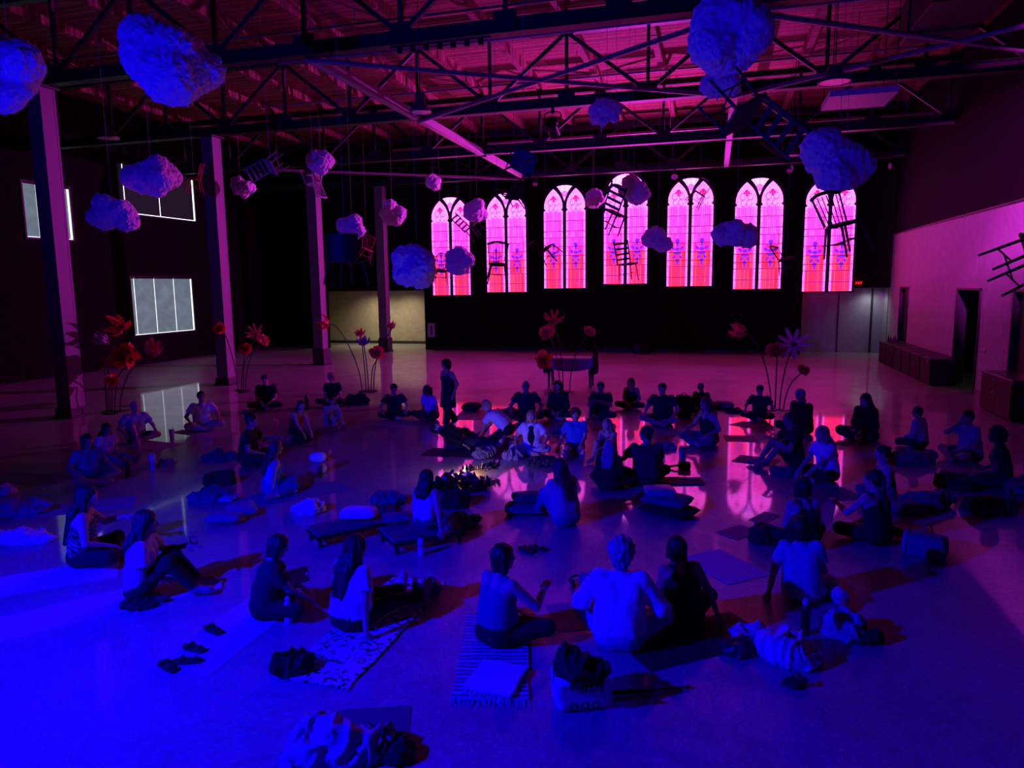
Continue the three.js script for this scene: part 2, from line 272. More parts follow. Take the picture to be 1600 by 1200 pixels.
// sprinkler and conduit pipes across the hall
for (const [z, y, r, x0, x1, l] of [[-16.9, 9.75, 0.035, -24, 4.1, 'over the middle of the hall'], [-18.6, 9.6, 0.03, -12, 4.1, 'just behind the crossing braces'], [-23.4, 9.8, 0.035, -16, 7.3, 'under the bright deck'], [-29.2, 9.15, 0.05, -13.5, 0.3, 'below the dark ceiling, left run'], [-29.2, 9.15, 0.05, 1.7, 7.3, 'below the dark ceiling, right run']])
  single('ceiling_pipe', [bar([x0, y, z], [x1, y, z], r, 10), ...[0.15, 0.5, 0.85].map(f => bar([x0 + (x1 - x0) * f, y, z], [x0 + (x1 - x0) * f, TOP, z], 0.012, 6))], mat([0.30, 0.22, 0.26], 0.45, { metalness: 0.3 }), `thin roof pipe ${l}`, 'pipe');
{ // air duct and hood
  const g = thing('air_duct', 'large black air duct under the roof by the side wall', 'duct', [5.0, 9.5, -14.5]);
  part(g, 'duct', rbox(1.5, 0.9, 12, 0.05), mat([0.03, 0.028, 0.03], 0.6));
  for (let i = 0; i < 6; i++) part(g, 'flange', box(1.58, 0.98, 0.05, 0, 0, -5 + i * 2), BLACK_METAL);
  const h = thing('ceiling_hood', 'pale rectangular hood lit pink, hanging by the side wall', 'hood', [3.35, 7.75, -20.2]);
  part(h, 'tray', [box(1.5, 0.03, 1.5, 0, 0, 0), box(1.5, 0.14, 0.03, 0, 0.06, 0.74), box(1.5, 0.14, 0.03, 0, 0.06, -0.74), box(0.03, 0.14, 1.5, 0.74, 0.06, 0), box(0.03, 0.14, 1.5, -0.74, 0.06, 0)], mat([0.62, 0.6, 0.62], 0.5));
  for (const [x, z] of [[-0.7, -0.7], [0.7, -0.7], [-0.7, 0.7], [0.7, 0.7]]) part(h, 'hanger', bar([x, 0.05, z], [x, TOP - 7.75, z], 0.012, 6), STEEL);
}
function pendant(at, r, h, label, topY = TOP) {   // switched-off bay lamp
  const g = thing('bay_lamp', label, 'lamp', at);
  part(g, 'housing', lathe([[0.02, h], [r * 0.45, h], [r * 0.5, h * 0.55], [r, h * 0.12], [r, 0], [r * 0.94, 0]], 20), mat([0.12, 0.11, 0.12], 0.4, { metalness: 0.4 }));
  part(g, 'lens', cyl(r * 0.93, r * 0.93, 0.02, 20, 0, 0.02, 0), mat([0.7, 0.68, 0.7], 0.25));
  part(g, 'cord', bar([0, h, 0], [0, topY - at[1], 0], 0.012, 6), BLACK_PLASTIC);
}
pendant([-7.9, 8.05, -19], 0.3, 0.5, 'switched-off bay lamp hanging beside the left roof strut');
pendant([2.35, 7.45, -17], 0.34, 0.35, 'switched-off bay lamp above the pale hood');
pendant([2.5, 7.6, -27], 0.28, 0.45, 'switched-off bay lamp below the far trusses, over the large blue cloud');
pendant([-19.5, 8.3, -20], 0.34, 0.5, 'switched-off bay lamp over the dark left aisle');
{ // cable bundle on the first truss
  const g = thing('stage_light_bar', 'row of small stage lights clamped under the nearest truss', 'light bar', [-5.6, CH - 0.03, TZ[0] + 0.1]);
  part(g, 'bar', bar([-1.1, 0, 0], [1.1, 0, 0], 0.025, 8), BLACK_METAL);
  for (let i = 0; i < 7; i++) part(g, 'lamp_can', [cyl(0.06, 0.06, 0.12, 12, -0.9 + i * 0.3, -0.09, 0)], BLACK_METAL);
  const s = thing('stage_light', 'black stage spotlight hanging under the crossing braces', 'spotlight', [-4.6, CH - 0.56, TZ[1] + 0.04]);
  part(s, 'yoke', tube([[-0.22, 0.1, 0], [-0.22, 0.42, 0], [0.22, 0.42, 0], [0.22, 0.1, 0]], 0.02, 20, 6), BLACK_METAL);
  part(s, 'body', [cyl(0.17, 0.13, 0.5, 18).rotateX(1.1), cyl(0.2, 0.19, 0.08, 18, 0, 0.27, 0).rotateX(1.1)], BLACK_METAL);
  part(s, 'clamp', box(0.08, 0.16, 0.1, 0, 0.48, 0), BLACK_METAL);
}

// ---------- unseen wash lights (fixture and light together) ----------
function unseenWash(key, label, mount) {
  const [p, t, c, I, ang, pen] = UNSEEN_WASH[key];
  const g = thing('unseen_wash_light', label, 'stage light', p);
  const dir = V(...t).sub(V(...p)).normalize(), q = new THREE.Quaternion().setFromUnitVectors(V(0, 0, -1), dir);
  const can = part(g, 'can', [cyl(0.12, 0.14, 0.26, 20).rotateX(-Math.PI / 2).translate(0, 0, 0.16), cyl(0.14, 0.14, 0.03, 20).rotateX(-Math.PI / 2).translate(0, 0, 0.02)], BLACK_METAL); can.quaternion.copy(q);
  const lens = part(g, 'lens', new THREE.CircleGeometry(0.11, 20).rotateY(Math.PI), new THREE.MeshStandardMaterial({ color: 0x111111, emissive: c, emissiveIntensity: 0.15 })); lens.quaternion.copy(q); lens.position.copy(dir.clone().multiplyScalar(0.002));
  const L = new THREE.SpotLight(c, I, 0, ang, pen, 2); L.position.copy(V(...p).addScaledVector(dir, 0.03)); L.target.position.set(...t); L.castShadow = true; L.shadow.radius = 4; L.shadow.mapSize.set(2048, 2048); scene.add(L, L.target);
  if (mount === 'stand') {
    part(g, 'pole', bar([0, -p[1] + 0.02, 0.2], [0, -0.1, 0.2], 0.02, 10), BLACK_METAL);
    for (let i = 0; i < 3; i++) { const a = i * 2.094; part(g, 'leg', bar([0, -p[1] + 0.9, 0.2], [Math.sin(a) * 0.5, -p[1] + 0.015, 0.2 + Math.cos(a) * 0.5], 0.013, 8), BLACK_METAL); }
  } else if (mount === 'bracket') part(g, 'bracket', [box(0.1, 0.06, Math.abs(ZB - p[2]), 0, -0.2, (ZB - p[2]) / 2), box(0.3, 0.2, 0.03, 0, -0.2, ZB - p[2] + 0.02)], BLACK_METAL);
  else if (mount === 'floor') { part(g, 'added_shield', [box(0.7, 0.46, 0.03, 0, 0.23 - p[1], 0.34), box(0.03, 0.46, 0.66, -0.34, 0.23 - p[1], 0.02), box(0.03, 0.46, 0.66, 0.34, 0.23 - p[1], 0.02)], BLACK_METAL); part(g, 'foot', box(0.2, 0.12, 0.2, 0, 0.06 - p[1], -0.1), BLACK_METAL); }  // added shield keeps the unseen uplight off the floor
  else if (mount === 'wall') part(g, 'bracket', [box(X1 - p[0], 0.05, 0.1, (X1 - p[0]) / 2, -0.14, 0.1), box(0.03, 0.2, 0.3, X1 - p[0] - 0.015, -0.14, 0.1)], BLACK_METAL);
  else part(g, 'clamp', box(0.06, CH - p[1], 0.06, 0, (CH - p[1]) / 2, -0.06), BLACK_METAL);
}
unseenWash('blue', 'unseen blue lamp on a tall stand out of view, lighting the near floor', 'stand');
const BLOCKER_BLACK = new THREE.MeshPhysicalMaterial({ roughness: 1, specularIntensity: 0 }); BLOCKER_BLACK.color.setRGB(0.002, 0.002, 0.002);   // black surface of the unseen plates that block stray light
function flag(label, at, size, rot, arm) { const g = thing('unseen_light_blocker', label, 'light blocker', at); part(g, 'flap', rbox(...size, 0.004), BLOCKER_BLACK, null, rot); part(g, 'arm', bar(arm[0], arm[1], 0.012, 6), BLACK_METAL); }  // unseen plate that only cuts stray lamp light
unseenWash('blue_up', 'unseen blue uplight on a short stand out of view, lighting the clouds', 'stand');
unseenWash('roof', 'unseen magenta uplight behind an added shield by the end wall, lighting the roof deck', 'floor');
unseenWash('columns', 'unseen magenta lamp under the last truss, placed to light the columns', 'clamp');
unseenWash('wall', 'unseen magenta lamp out of view above the audience, lighting the side wall', 'clamp');
unseenWash('back_left', 'unseen magenta back light under the last truss, left of the round-headed window', 'clamp');
unseenWash('back_middle', 'unseen magenta back light under the last truss, over the round-headed window', 'clamp');
unseenWash('back_right', 'unseen magenta back light under the last truss, toward the exit sign', 'clamp');
flag('unseen black plate placed to cut the side wall lamp from below', [5.3, 7.11, -10.6], [0.02, 0.6, 2.6], [0, 0, 0], [[-0.1, 1.24, 2.1], [0, 0.2, 0]]);
flag('unseen black plate placed to keep the blue lamp off the far people', [-6.28, 4.36, -2.19], [2.6, 0.8, 0.02], [0, 2.335, 0], [[-0.7, 0.1, 0.7], [0, 0.1, 0]]);
flag('unseen black plate placed to keep the side wall lamp off the recess', [4.83, 7.6, -9.5], [0.64, 1.1, 0.02], [0, 0, 0], [[0, 0.75, 1.1], [0, 0.4, 0]]);
function areaLight(color, I, w, h, at, look) { const l = new THREE.RectAreaLight(color, I, w, h); l.position.set(...at); l.lookAt(...look); scene.add(l); return l; }
// downlights of the lobby, unseen lamps placed to light the recess and corridor
const WARM = new THREE.Color().setRGB(1, 0.83, 0.58), COOL = new THREE.Color().setRGB(0.86, 0.88, 1);
for (const [x, y, z, c, I, l, tgt] of [[-18.9, 3.3, -36.9, WARM, 20, 'warm downlight in the lobby ceiling', [-18.9, 0, -37.2]], [-16.9, 3.3, -36.9, WARM, 20, 'warm downlight in the lobby ceiling', [-16.9, 0, -37.2]], [6.9, 3.0, -35.6, COOL, 3.5, 'unseen dim lamp lighting the grey recess', [6.9, 0, -35.6]], [9.0, 3.1, -24.6, COOL, 0.5, 'unseen dim lamp lighting the corridor', [8.6, 0, -24.6]]]) {
  const g = thing('downlight', l, 'downlight', [x, y, z], 0, l.includes('lobby') ? 'lobby downlights' : undefined);
  part(g, 'ring', new THREE.TorusGeometry(0.09, 0.015, 8, 20).rotateX(Math.PI / 2), mat([0.7, 0.7, 0.7], 0.4));
  part(g, 'lamp_lens', new THREE.CircleGeometry(0.085, 20).rotateX(Math.PI / 2), new THREE.MeshStandardMaterial({ color: 0x222222, emissive: c, emissiveIntensity: 14 }), [0, 0.0, 0]);
  part(g, 'can', cyl(0.1, 0.1, 0.05, 20, 0, 0.03, 0), mat([0.3, 0.3, 0.3], 0.5));
  const L = new THREE.SpotLight(c, I, 0, 1.25, 0.8, 2); L.position.set(x, y - 0.03, z); L.target.position.set(...tgt); L.castShadow = true; L.shadow.radius = 4; scene.add(L, L.target);
}

// ---------- stained glass windows ----------
// painted and leaded glass of one lancet light, bottom at v = 0
function drawLancet(g, W, H, seed) {
  const r = rng(seed), Y = v => H * (1 - v);
  const rect = (u0, v0, u1, v1, c) => { g.fillStyle = c; g.fillRect(u0 * W, Y(v1), (u1 - u0) * W, (v1 - v0) * H); };
  rect(0, 0, 1, 1, '#d838b8');
  const bands = [[0, 0.19, '#e8161e'], [0.19, 0.33, '#ea1820'], [0.33, 0.42, '#d01660'], [0.42, 0.51, '#d0209c'], [0.51, 0.575, '#d428a8'], [0.575, 0.68, '#d62cac'], [0.68, 0.77, '#d832b4'], [0.77, 1, '#e648cc']];
  for (const [a, b, c] of bands) rect(0, a, 1, b, c);
  for (let i = 0; i < 9; i++) for (const [v, v1] of bands) { if (v >= 0.77) continue;   // strips of glass, each a little different
    const u0 = 0.1 + i * 0.089, d = r();
    g.fillStyle = d > 0.94 ? 'rgba(214,8,30,0.6)' : d > 0.7 ? 'rgba(210,14,60,0.35)' : d > 0.4 ? 'rgba(180,10,110,0.3)' : 'rgba(230,60,160,0.22)'; g.fillRect(u0 * W, Y(v1), 0.089 * W, (v1 - v) * H);
  }
  g.strokeStyle = 'rgba(26,0,34,0.9)'; g.lineWidth = W * 0.016;
  for (let i = 0; i <= 9; i++) { const x = (0.1 + i * 0.089) * W; g.beginPath(); g.moveTo(x, Y(0)); g.lineTo(x, Y(0.77)); g.stroke(); }
  for (const v of [0.085, 0.19, 0.47, 0.6, 0.66, 0.73]) for (let i = 0; i < 10; i++) { g.fillStyle = v < 0.3 ? '#4a1270' : '#5c1a84'; g.beginPath(); g.ellipse((0.1 + i * 0.089) * W, Y(v), W * 0.03, H * 0.007, 0, 0, 7); g.fill(); }
  g.fillStyle = 'rgba(56,10,112,0.97)';   // ornament in the middle of the light
  const blob = (u, v, a, b, t = 0) => { g.beginPath(); g.ellipse(u * W, Y(v), a * W, b * H, t, 0, 7); g.fill(); };
  blob(0.5, 0.44, 0.11, 0.022); blob(0.5, 0.405, 0.06, 0.02); blob(0.28, 0.37, 0.10, 0.017, 0.6); blob(0.72, 0.37, 0.10, 0.017, -0.6); blob(0.5, 0.36, 0.12, 0.02); blob(0.5, 0.32, 0.2, 0.016); blob(0.36, 0.285, 0.09, 0.016, -0.7); blob(0.64, 0.285, 0.09, 0.016, 0.7); blob(0.5, 0.25, 0.1, 0.024); blob(0.5, 0.218, 0.05, 0.016);
  g.strokeStyle = 'rgba(74,6,90,0.95)'; g.lineWidth = W * 0.03;   // scrolls in the head
  for (const s of [-1, 1]) { g.beginPath(); g.arc((0.5 + s * 0.17) * W, Y(0.865), W * 0.12, 0, 5.4); g.stroke(); g.beginPath(); g.arc((0.5 + s * 0.13) * W, Y(0.805), W * 0.12, 0, 4.6); g.stroke(); }
  g.fillStyle = 'rgba(150,6,60,0.95)'; blob(0.5, 0.915, 0.09, 0.016); blob(0.5, 0.885, 0.05, 0.02); blob(0.4, 0.9, 0.06, 0.009, 0.5); blob(0.6, 0.9, 0.06, 0.009, -0.5);
  g.strokeStyle = 'rgba(60,0,60,0.5)'; g.lineWidth = W * 0.008; for (let i = 0; i < 5; i++) { g.beginPath(); g.moveTo(0, Y(0.78 + i * 0.045)); g.lineTo(W, Y(0.8 + i * 0.04)); g.stroke(); }
  // pale border of small quarries down both sides
  for (const u of [0, 0.9]) { rect(u, 0, u + 0.1, 0.77, '#d63cc4'); for (let v = 0; v < 0.77; v += 0.018) { g.fillStyle = r() > 0.5 ? 'rgba(100,20,150,0.45)' : 'rgba(240,90,210,0.4)'; g.fillRect((u + 0.02) * W, Y(v + 0.012), 0.06 * W, 0.010 * H); } }
}
const lancetTex = [3, 8].map(s => canvasTexture(256, 1024, (g, w, h) => drawLancet(g, w, h, s)));
const lunetteTex = canvasTexture(256, 256, (g, w, h) => { g.fillStyle = '#f060d8'; g.fillRect(0, 0, w, h); g.fillStyle = 'rgba(150,40,215,0.8)'; for (const [x, y, r] of [[0.5, 0.62, 0.1], [0.42, 0.5, 0.06], [0.58, 0.5, 0.06], [0.5, 0.42, 0.07]]) { g.beginPath(); g.arc(x * w, y * h, r * w, 0, 7); g.fill(); } g.strokeStyle = 'rgba(80,0,90,0.5)'; g.lineWidth = 3; for (let i = 1; i < 6; i++) { g.beginPath(); g.moveTo(i * w / 6, 0); g.lineTo(w / 2, h); g.stroke(); } });
const glassMats = [...lancetTex, lunetteTex].map((t, i) => new THREE.MeshStandardMaterial({ color: 0x201018, roughness: 0.25, emissive: 0xffffff, emissiveMap: t, emissiveIntensity: WINDOW_GLOW }));
const LEAD = mat([0.012, 0.010, 0.012], 0.6);
const bars = [0, 0.085, 0.19, 0.25, 0.33, 0.42, 0.51, 0.575, 0.68, 0.77];
function lancetOutline(x0, w, h) {   // pointed light with a small cusp at the springing
  const s = new THREE.Shape(), c = x0 + w / 2, sp = h * 0.775;
  s.moveTo(x0, 0); s.lineTo(x0 + w, 0); s.lineTo(x0 + w, sp); s.lineTo(x0 + w - 0.09, sp + 0.07); s.lineTo(x0 + w - 0.02, sp + 0.15);
  s.bezierCurveTo(x0 + w + 0.01, h * 0.89, c + w * 0.3, h * 0.95, c, h); s.bezierCurveTo(c - w * 0.3, h * 0.95, x0 - 0.01, h * 0.89, x0 + 0.02, sp + 0.15);
  s.lineTo(x0 + 0.09, sp + 0.07); s.lineTo(x0, sp); s.closePath(); return s;
}
function headShape(x0, w, h) { const s = new THREE.Shape(), c = x0 + w / 2, sp = h * 0.775; s.moveTo(x0, h * 0.77); s.lineTo(x0 + w, h * 0.77); s.lineTo(x0 + w, sp); s.lineTo(x0 + w - 0.09, sp + 0.07); s.lineTo(x0 + w - 0.02, sp + 0.15); s.bezierCurveTo(x0 + w + 0.01, h * 0.89, c + w * 0.3, h * 0.95, c, h); s.bezierCurveTo(c - w * 0.3, h * 0.95, x0 - 0.01, h * 0.89, x0 + 0.02, sp + 0.15); s.lineTo(x0 + 0.09, sp + 0.07); s.lineTo(x0, sp); s.closePath(); return s; }
function uvBox(g, x0, y0, w, h) { const p = g.attributes.position, u = g.attributes.uv; for (let i = 0; i < p.count; i++) u.setXY(i, (p.getX(i) - x0) / w, (p.getY(i) - y0) / h); return g; }
const WIN = [[-13.03, 2.85, 7.79], [-10.07, 2.98, 7.86], [-7.09, 3.14, 8.1], [-4.12, 3.32, 8.46], [-1.13, 3.17, 8.13], [1.9, 3.01, 7.98], [4.89, 2.87, 7.83]];
const WSAY = ['nearest the lobby opening', 'second from the lobby opening, crossed by a spindle chair', 'third from the lobby opening', 'in the middle, round-headed and set highest', 'right of the round-headed one', 'second from the exit sign, behind a large cloud', 'nearest the exit sign'];
WIN.forEach(([cx, y0, y1], i) => {
  const g = new THREE.Group(); g.name = `window_${i + 4}`; scene.add(g); g.position.set(cx, y0, ZB + 0.012);
  tag(g, `tall backlit stained glass window ${WSAY[i]}`, 'window', null, 'structure');
  const W = 2.06, H = y1 - y0, round = i === 3, lw = 0.95, lx = [-W / 2, W / 2 - lw], lh = H * (round ? 0.9 : 0.965);
  const outer = new THREE.Shape(); outer.moveTo(-W / 2 - 0.09, -0.07); outer.lineTo(W / 2 + 0.09, -0.07); outer.lineTo(W / 2 + 0.09, H * 0.8); outer.bezierCurveTo(W / 2 + 0.06, H * 0.95, W * 0.32, H + 0.06, 0, H + 0.08); outer.bezierCurveTo(-W * 0.32, H + 0.06, -W / 2 - 0.06, H * 0.95, -W / 2 - 0.09, H * 0.8); outer.closePath();
  const lun = new THREE.Shape();
  if (round) { lun.moveTo(-0.84, H * 0.895); lun.bezierCurveTo(-0.62, H * 0.98, -0.32, H, 0, H); lun.bezierCurveTo(0.32, H, 0.62, H * 0.98, 0.84, H * 0.895); lun.bezierCurveTo(0.7, H * 0.925, 0.3, H * 0.935, 0.06, H * 0.865); lun.lineTo(-0.06, H * 0.865); lun.bezierCurveTo(-0.3, H * 0.935, -0.7, H * 0.925, -0.84, H * 0.895); }
  else { lun.moveTo(0, H * 0.842); lun.bezierCurveTo(0.08, H * 0.90, 0.2, H * 0.95, 0.38, H * 0.985); lun.bezierCurveTo(0.2, H * 1.0, -0.2, H * 1.0, -0.38, H * 0.985); lun.bezierCurveTo(-0.2, H * 0.95, -0.08, H * 0.90, 0, H * 0.842); }
  outer.holes.push(...lx.map(x => lancetOutline(x, lw, lh)), lun);
  part(g, 'tracery', new THREE.ExtrudeGeometry(outer, { depth: 0.07, bevelEnabled: false, curveSegments: 10 }), LEAD);
  const gm = glassMats[i % 2];
  for (const x of lx) {
    for (let k = 0; k + 1 < bars.length; k++) { const a = bars[k] * lh, b = bars[k + 1] * lh; part(g, 'pane', uvBox(new THREE.PlaneGeometry(lw, b - a).translate(x + lw / 2, (a + b) / 2, 0.035), x, 0, lw, lh), gm); if (k) part(g, 'saddle_bar', box(lw, 0.03, 0.03, x + lw / 2, a, 0.05), LEAD); }
    part(g, 'head_pane', uvBox(new THREE.ShapeGeometry(headShape(x, lw, lh), 10).translate(0, 0, 0.035), x, 0, lw, lh), gm);
  }
  const lp = part(g, 'lunette_pane', uvBox(new THREE.ShapeGeometry(lun, 10).translate(0, 0, 0.035), -0.84, H * 0.84, 1.68, H * 0.16), glassMats[2]);
  areaLight(new THREE.Color().setRGB(0.85, 0.045, 0.45), WINDOW_GLOW * WINDOW_AREA_LIGHT, W * 0.92, lh * 0.9, [cx, y0 + lh * 0.47, ZB + 0.11], [cx, y0 + lh * 0.47, 0]);
});

// ---------- daylight windows behind blinds on the left wall ----------
const blindWeave = dataTexture(256, 256, (u, v) => { const g = 0.74 + 0.16 * wrapNoise(u, v, 4, 3, 8) + 0.05 * Math.sin(v * 6.283 * 60); return [g * 0.93, g * 0.98, g]; }, true);
function blindWindow(n, z0, z1, y0, y1, splits, glow, label, slits) {
  const g = new THREE.Group(); g.name = `window_${n}`; scene.add(g); g.position.set(X0 + 0.01, y0, (z0 + z1) / 2); tag(g, label, 'window', null, 'structure');
  const w = z1 - z0, h = y1 - y0;
  part(g, 'frame', [box(0.06, 0.07, w + 0.14, 0.03, -0.035, 0), box(0.06, 0.07, w + 0.14, 0.03, h + 0.035, 0), box(0.06, h, 0.07, 0.03, h / 2, -w / 2 - 0.035), box(0.06, h, 0.07, 0.03, h / 2, w / 2 + 0.035)], BLACK_METAL);
  const blind = new THREE.MeshStandardMaterial({ color: 0x181a1c, roughness: 0.9, emissive: new THREE.Color().setRGB(0.72, 0.84, 1), emissiveMap: blindWeave, emissiveIntensity: glow });
  const sky = new THREE.MeshStandardMaterial({ color: 0x222222, emissive: new THREE.Color().setRGB(0.85, 0.93, 1), emissiveIntensity: slits });
  part(g, 'pane', box(0.01, h, w, 0.006, h / 2, 0), sky);
  const c = [0, ...splits, 1];
  for (let i = 0; i + 1 < c.length; i++) { const a = -w / 2 + (1 - c[i + 1]) * w, b = -w / 2 + (1 - c[i]) * w; part(g, 'blind', planarUV(box(0.012, h - 0.06, b - a - (i === c.length - 2 ? 0.14 : 0.05), 0.045, h / 2, (a + b) / 2 + (i === c.length - 2 ? 0.07 : 0.025)), 2, 2, 1), blind); part(g, 'roller', bar([0.05, h - 0.03, a + 0.02], [0.05, h - 0.03, b - 0.02], 0.03, 8), BLACK_METAL); }
  areaLight(new THREE.Color().setRGB(0.72, 0.84, 1), glow * 0.5, w * 0.95, h * 0.95, [X0 + 0.09, y0 + h / 2, (z0 + z1) / 2], [X1, y0 + h / 2, (z0 + z1) / 2]);
}
blindWindow(1, -22.9, -20.9, 5.3, 7.3, [0.28], 0.42, 'narrow upper window with a pale blind, partly behind the nearest column', 1.4);
blindWindow(2, -30.0, -25.4, 6.6, 8.7, [0.06, 0.5], 0.016, 'wide upper window with dark blinds and bright edges', 2.6);
blindWindow(3, -29.4, -25.6, 1.33, 3.86, [0.05, 0.36, 0.68], 0.40, 'lower window with three pale blinds, behind the tall paper flowers', 1.6);

// ---------- fixtures on the walls ----------
{ const g = thing('exit_sign', 'glowing red exit sign on the end wall, right of the windows', 'exit sign', [6.2, 3.22, ZB + 0.04]);
  part(g, 'housing', rbox(0.4, 0.26, 0.07, 0.01), BLACK_PLASTIC);
  const t = canvasTexture(256, 160, (c, w, h) => { c.fillStyle = '#100204'; c.fillRect(0, 0, w, h); c.fillStyle = '#ff2a18'; c.font = 'bold 92px sans-serif'; c.textAlign = 'center'; c.textBaseline = 'middle'; c.fillText('EXIT', w / 2, h / 2 + 2); });
  part(g, 'lit_face', new THREE.PlaneGeometry(0.37, 0.23), new THREE.MeshStandardMaterial({ color: 0x100000, emissive: 0xffffff, emissiveMap: t, emissiveIntensity: 1.6 }), [0, 0, 0.037]);
  const l = new THREE.PointLight(0xff2010, 0.25, 0, 2); l.position.set(6.2, 3.22, ZB + 0.16); l.castShadow = true; scene.add(l); }
{ const g = thing('wall_notice', 'small white framed notice with dark print beside the lobby opening', 'notice', [-14.25, 1.02, ZB + 0.02]);
  part(g, 'board', rbox(0.4, 0.74, 0.03, 0.006), mat([0.55, 0.54, 0.56], 0.6));
  const t = canvasTexture(128, 256, (c, w, h) => { c.fillStyle = '#c9c6cc'; c.fillRect(0, 0, w, h); c.fillStyle = '#141418'; c.beginPath(); c.moveTo(44, 40); c.bezierCurveTo(100, 30, 96, 80, 80, 110); c.bezierCurveTo(100, 150, 96, 200, 78, 224); c.bezierCurveTo(40, 226, 40, 190, 58, 170); c.bezierCurveTo(40, 140, 66, 110, 44, 40); c.fill(); });
  part(g, 'print', new THREE.PlaneGeometry(0.34, 0.66), mat([1, 1, 1], 0.7, { map: t }), [0, 0, 0.017]); }
{ const g = thing('wall_switch', 'small pale switch plate beside the open doorway', 'switch', [X1 - 0.012, 1.25, -23.1]); part(g, 'plate', rbox(0.02, 0.16, 0.11, 0.004), mat([0.75, 0.73, 0.74], 0.3)); part(g, 'rocker', rbox(0.015, 0.07, 0.04, 0.003, -0.012, 0, 0), CHROME); }

// ---------- fibre clouds hanging from the roof ----------
const FIBRE = mat([0.86, 0.86, 0.88], 1.0, { bumpMap: fluffBump, bumpScale: 0.004 });
const STRING = mat([0.35, 0.33, 0.36], 0.7);
function cloudShape(w, h, seed, cell) {
  const r = rng(seed), prims = [], n = 15, d = Math.min(w, h) * 0.95, ph = r() * 6;
  for (let i = 0; i < n; i++) {
    const a = r() * 6.283, q = Math.sqrt(r()) * 0.78, x = Math.cos(a) * q * w * 0.5, y = Math.sin(a) * q * h * 0.5, s = 0.19 + 0.13 * r();
    const e = Math.min(w, h) * s; prims.push({ c: [x, y, (r() - 0.5) * d * 0.5], e: [e * 1.15, e, e * 1.1], k: e * 0.5 });
  }
  prims.unshift({ c: [0, 0, 0], e: [w * 0.36, h * 0.34, d * 0.38], k: 0.05 });
  return meshField(prims, cell, { pad: 0.09, warp: (x, y, z) => 0.06 * fbm(x * 4.2 + ph, y * 4.2, z * 4.2, 2) - 0.075 * Math.sqrt(0.02 + nz(x * 7.5, y * 7.5 + ph, z * 7.5) ** 2) - 0.035 * Math.sqrt(0.015 + nz(x * 16 + ph, y * 16, z * 16) ** 2) + 0.012 * nz(x * 34, y * 34, z * 34) + 0.035 });
}
const CLOUD_GROUP = 'fibre clouds hanging from the roof';
[
  [[-10.74, 6.676, -9.2, 0.928, 0.989], 'large white fibre cloud beside the top of the nearest column'],
  [[-8.593, 6.989, -10.3, 1.341, 1.32], 'largest white fibre cloud, egg-shaped and tilted, between two columns'],
  [[-12.973, 5.978, -14.5, 1.191, 0.916], 'white fibre cloud in front of the wide dark-blind window'],
  [[-13.718, 5.125, -14, 1.059, 0.756], 'flat white fibre cloud below the dark-blind window, left of its sill'],
  [[-15.254, 6.622, -21, 0.725, 0.64], 'small white fibre cloud just right of the second column'],
  [[-11.347, 7.028, -19.5, 0.762, 0.647], 'small white fibre cloud at the top of the column left of the lobby'],
  [[-11.396, 7.625, -28.5, 0.587, 0.534], 'tiny white fibre cloud above the first stained glass window'],
  [[-10.717, 5.753, -23, 0.684, 0.838], 'upright white fibre cloud before the column of the lobby opening'],
  [[-10.675, 5.083, -20, 0.821, 0.665], 'white fibre cloud above the dark hanging tub chair'],
  [[-6.253, 3.686, -14.6, 0.981, 0.868], 'big round white fibre cloud left of the first stained glass window'],
  [[-7.599, 4.064, -21, 0.791, 0.712], 'grey-looking fibre cloud covering the first stained glass window'],
  [[-8.648, 6.129, -26, 0.746, 0.819], 'small fibre cloud between the first and second stained glass windows'],
  [[-2.669, 7.528, -18.4, 0.828, 0.605], 'fibre cloud high under the second truss, above the round-headed window'],
  [[-4.238, 6.358, -26, 0.689, 0.551], 'small flat fibre cloud left of the round-headed window'],
  [[-2.482, 6.202, -23, 0.86, 0.8], 'fibre cloud covering the top of the round-headed window'],
  [[-1.711, 4.629, -23, 0.78, 0.68], 'fibre cloud right of the round-headed window, low on its string'],
  [[0.487, 4.42, -18.2, 1.045, 0.676], 'wide fibre cloud across the window with the lavender flower below'],
  [[1.911, 5.243, -13, 1.171, 0.878], 'large fibre cloud over the top of the window by the exit sign'],
  [[0.171, 6.887, -11.2, 0.877, 1.023], 'large white fibre cloud under the right roof strut'],
  [[0.018, 6.96, -14.2, 0.657, 0.54], 'fibre cloud behind the big hanging ladder-back chair'],
].forEach(([[x, y, z, w, h], label], i) => {
  const g = thing('hanging_cloud', label, 'cloud', [x, y, z], 0, CLOUD_GROUP);
  part(g, 'fibre', cloudShape(w, h, 100 + i * 7, Math.max(0.018, -z * 0.0013)), FIBRE);
  part(g, 'string', bar([0, h * 0.3, 0], [0, TOP - y, 0], 0.004, 5), STRING);
});

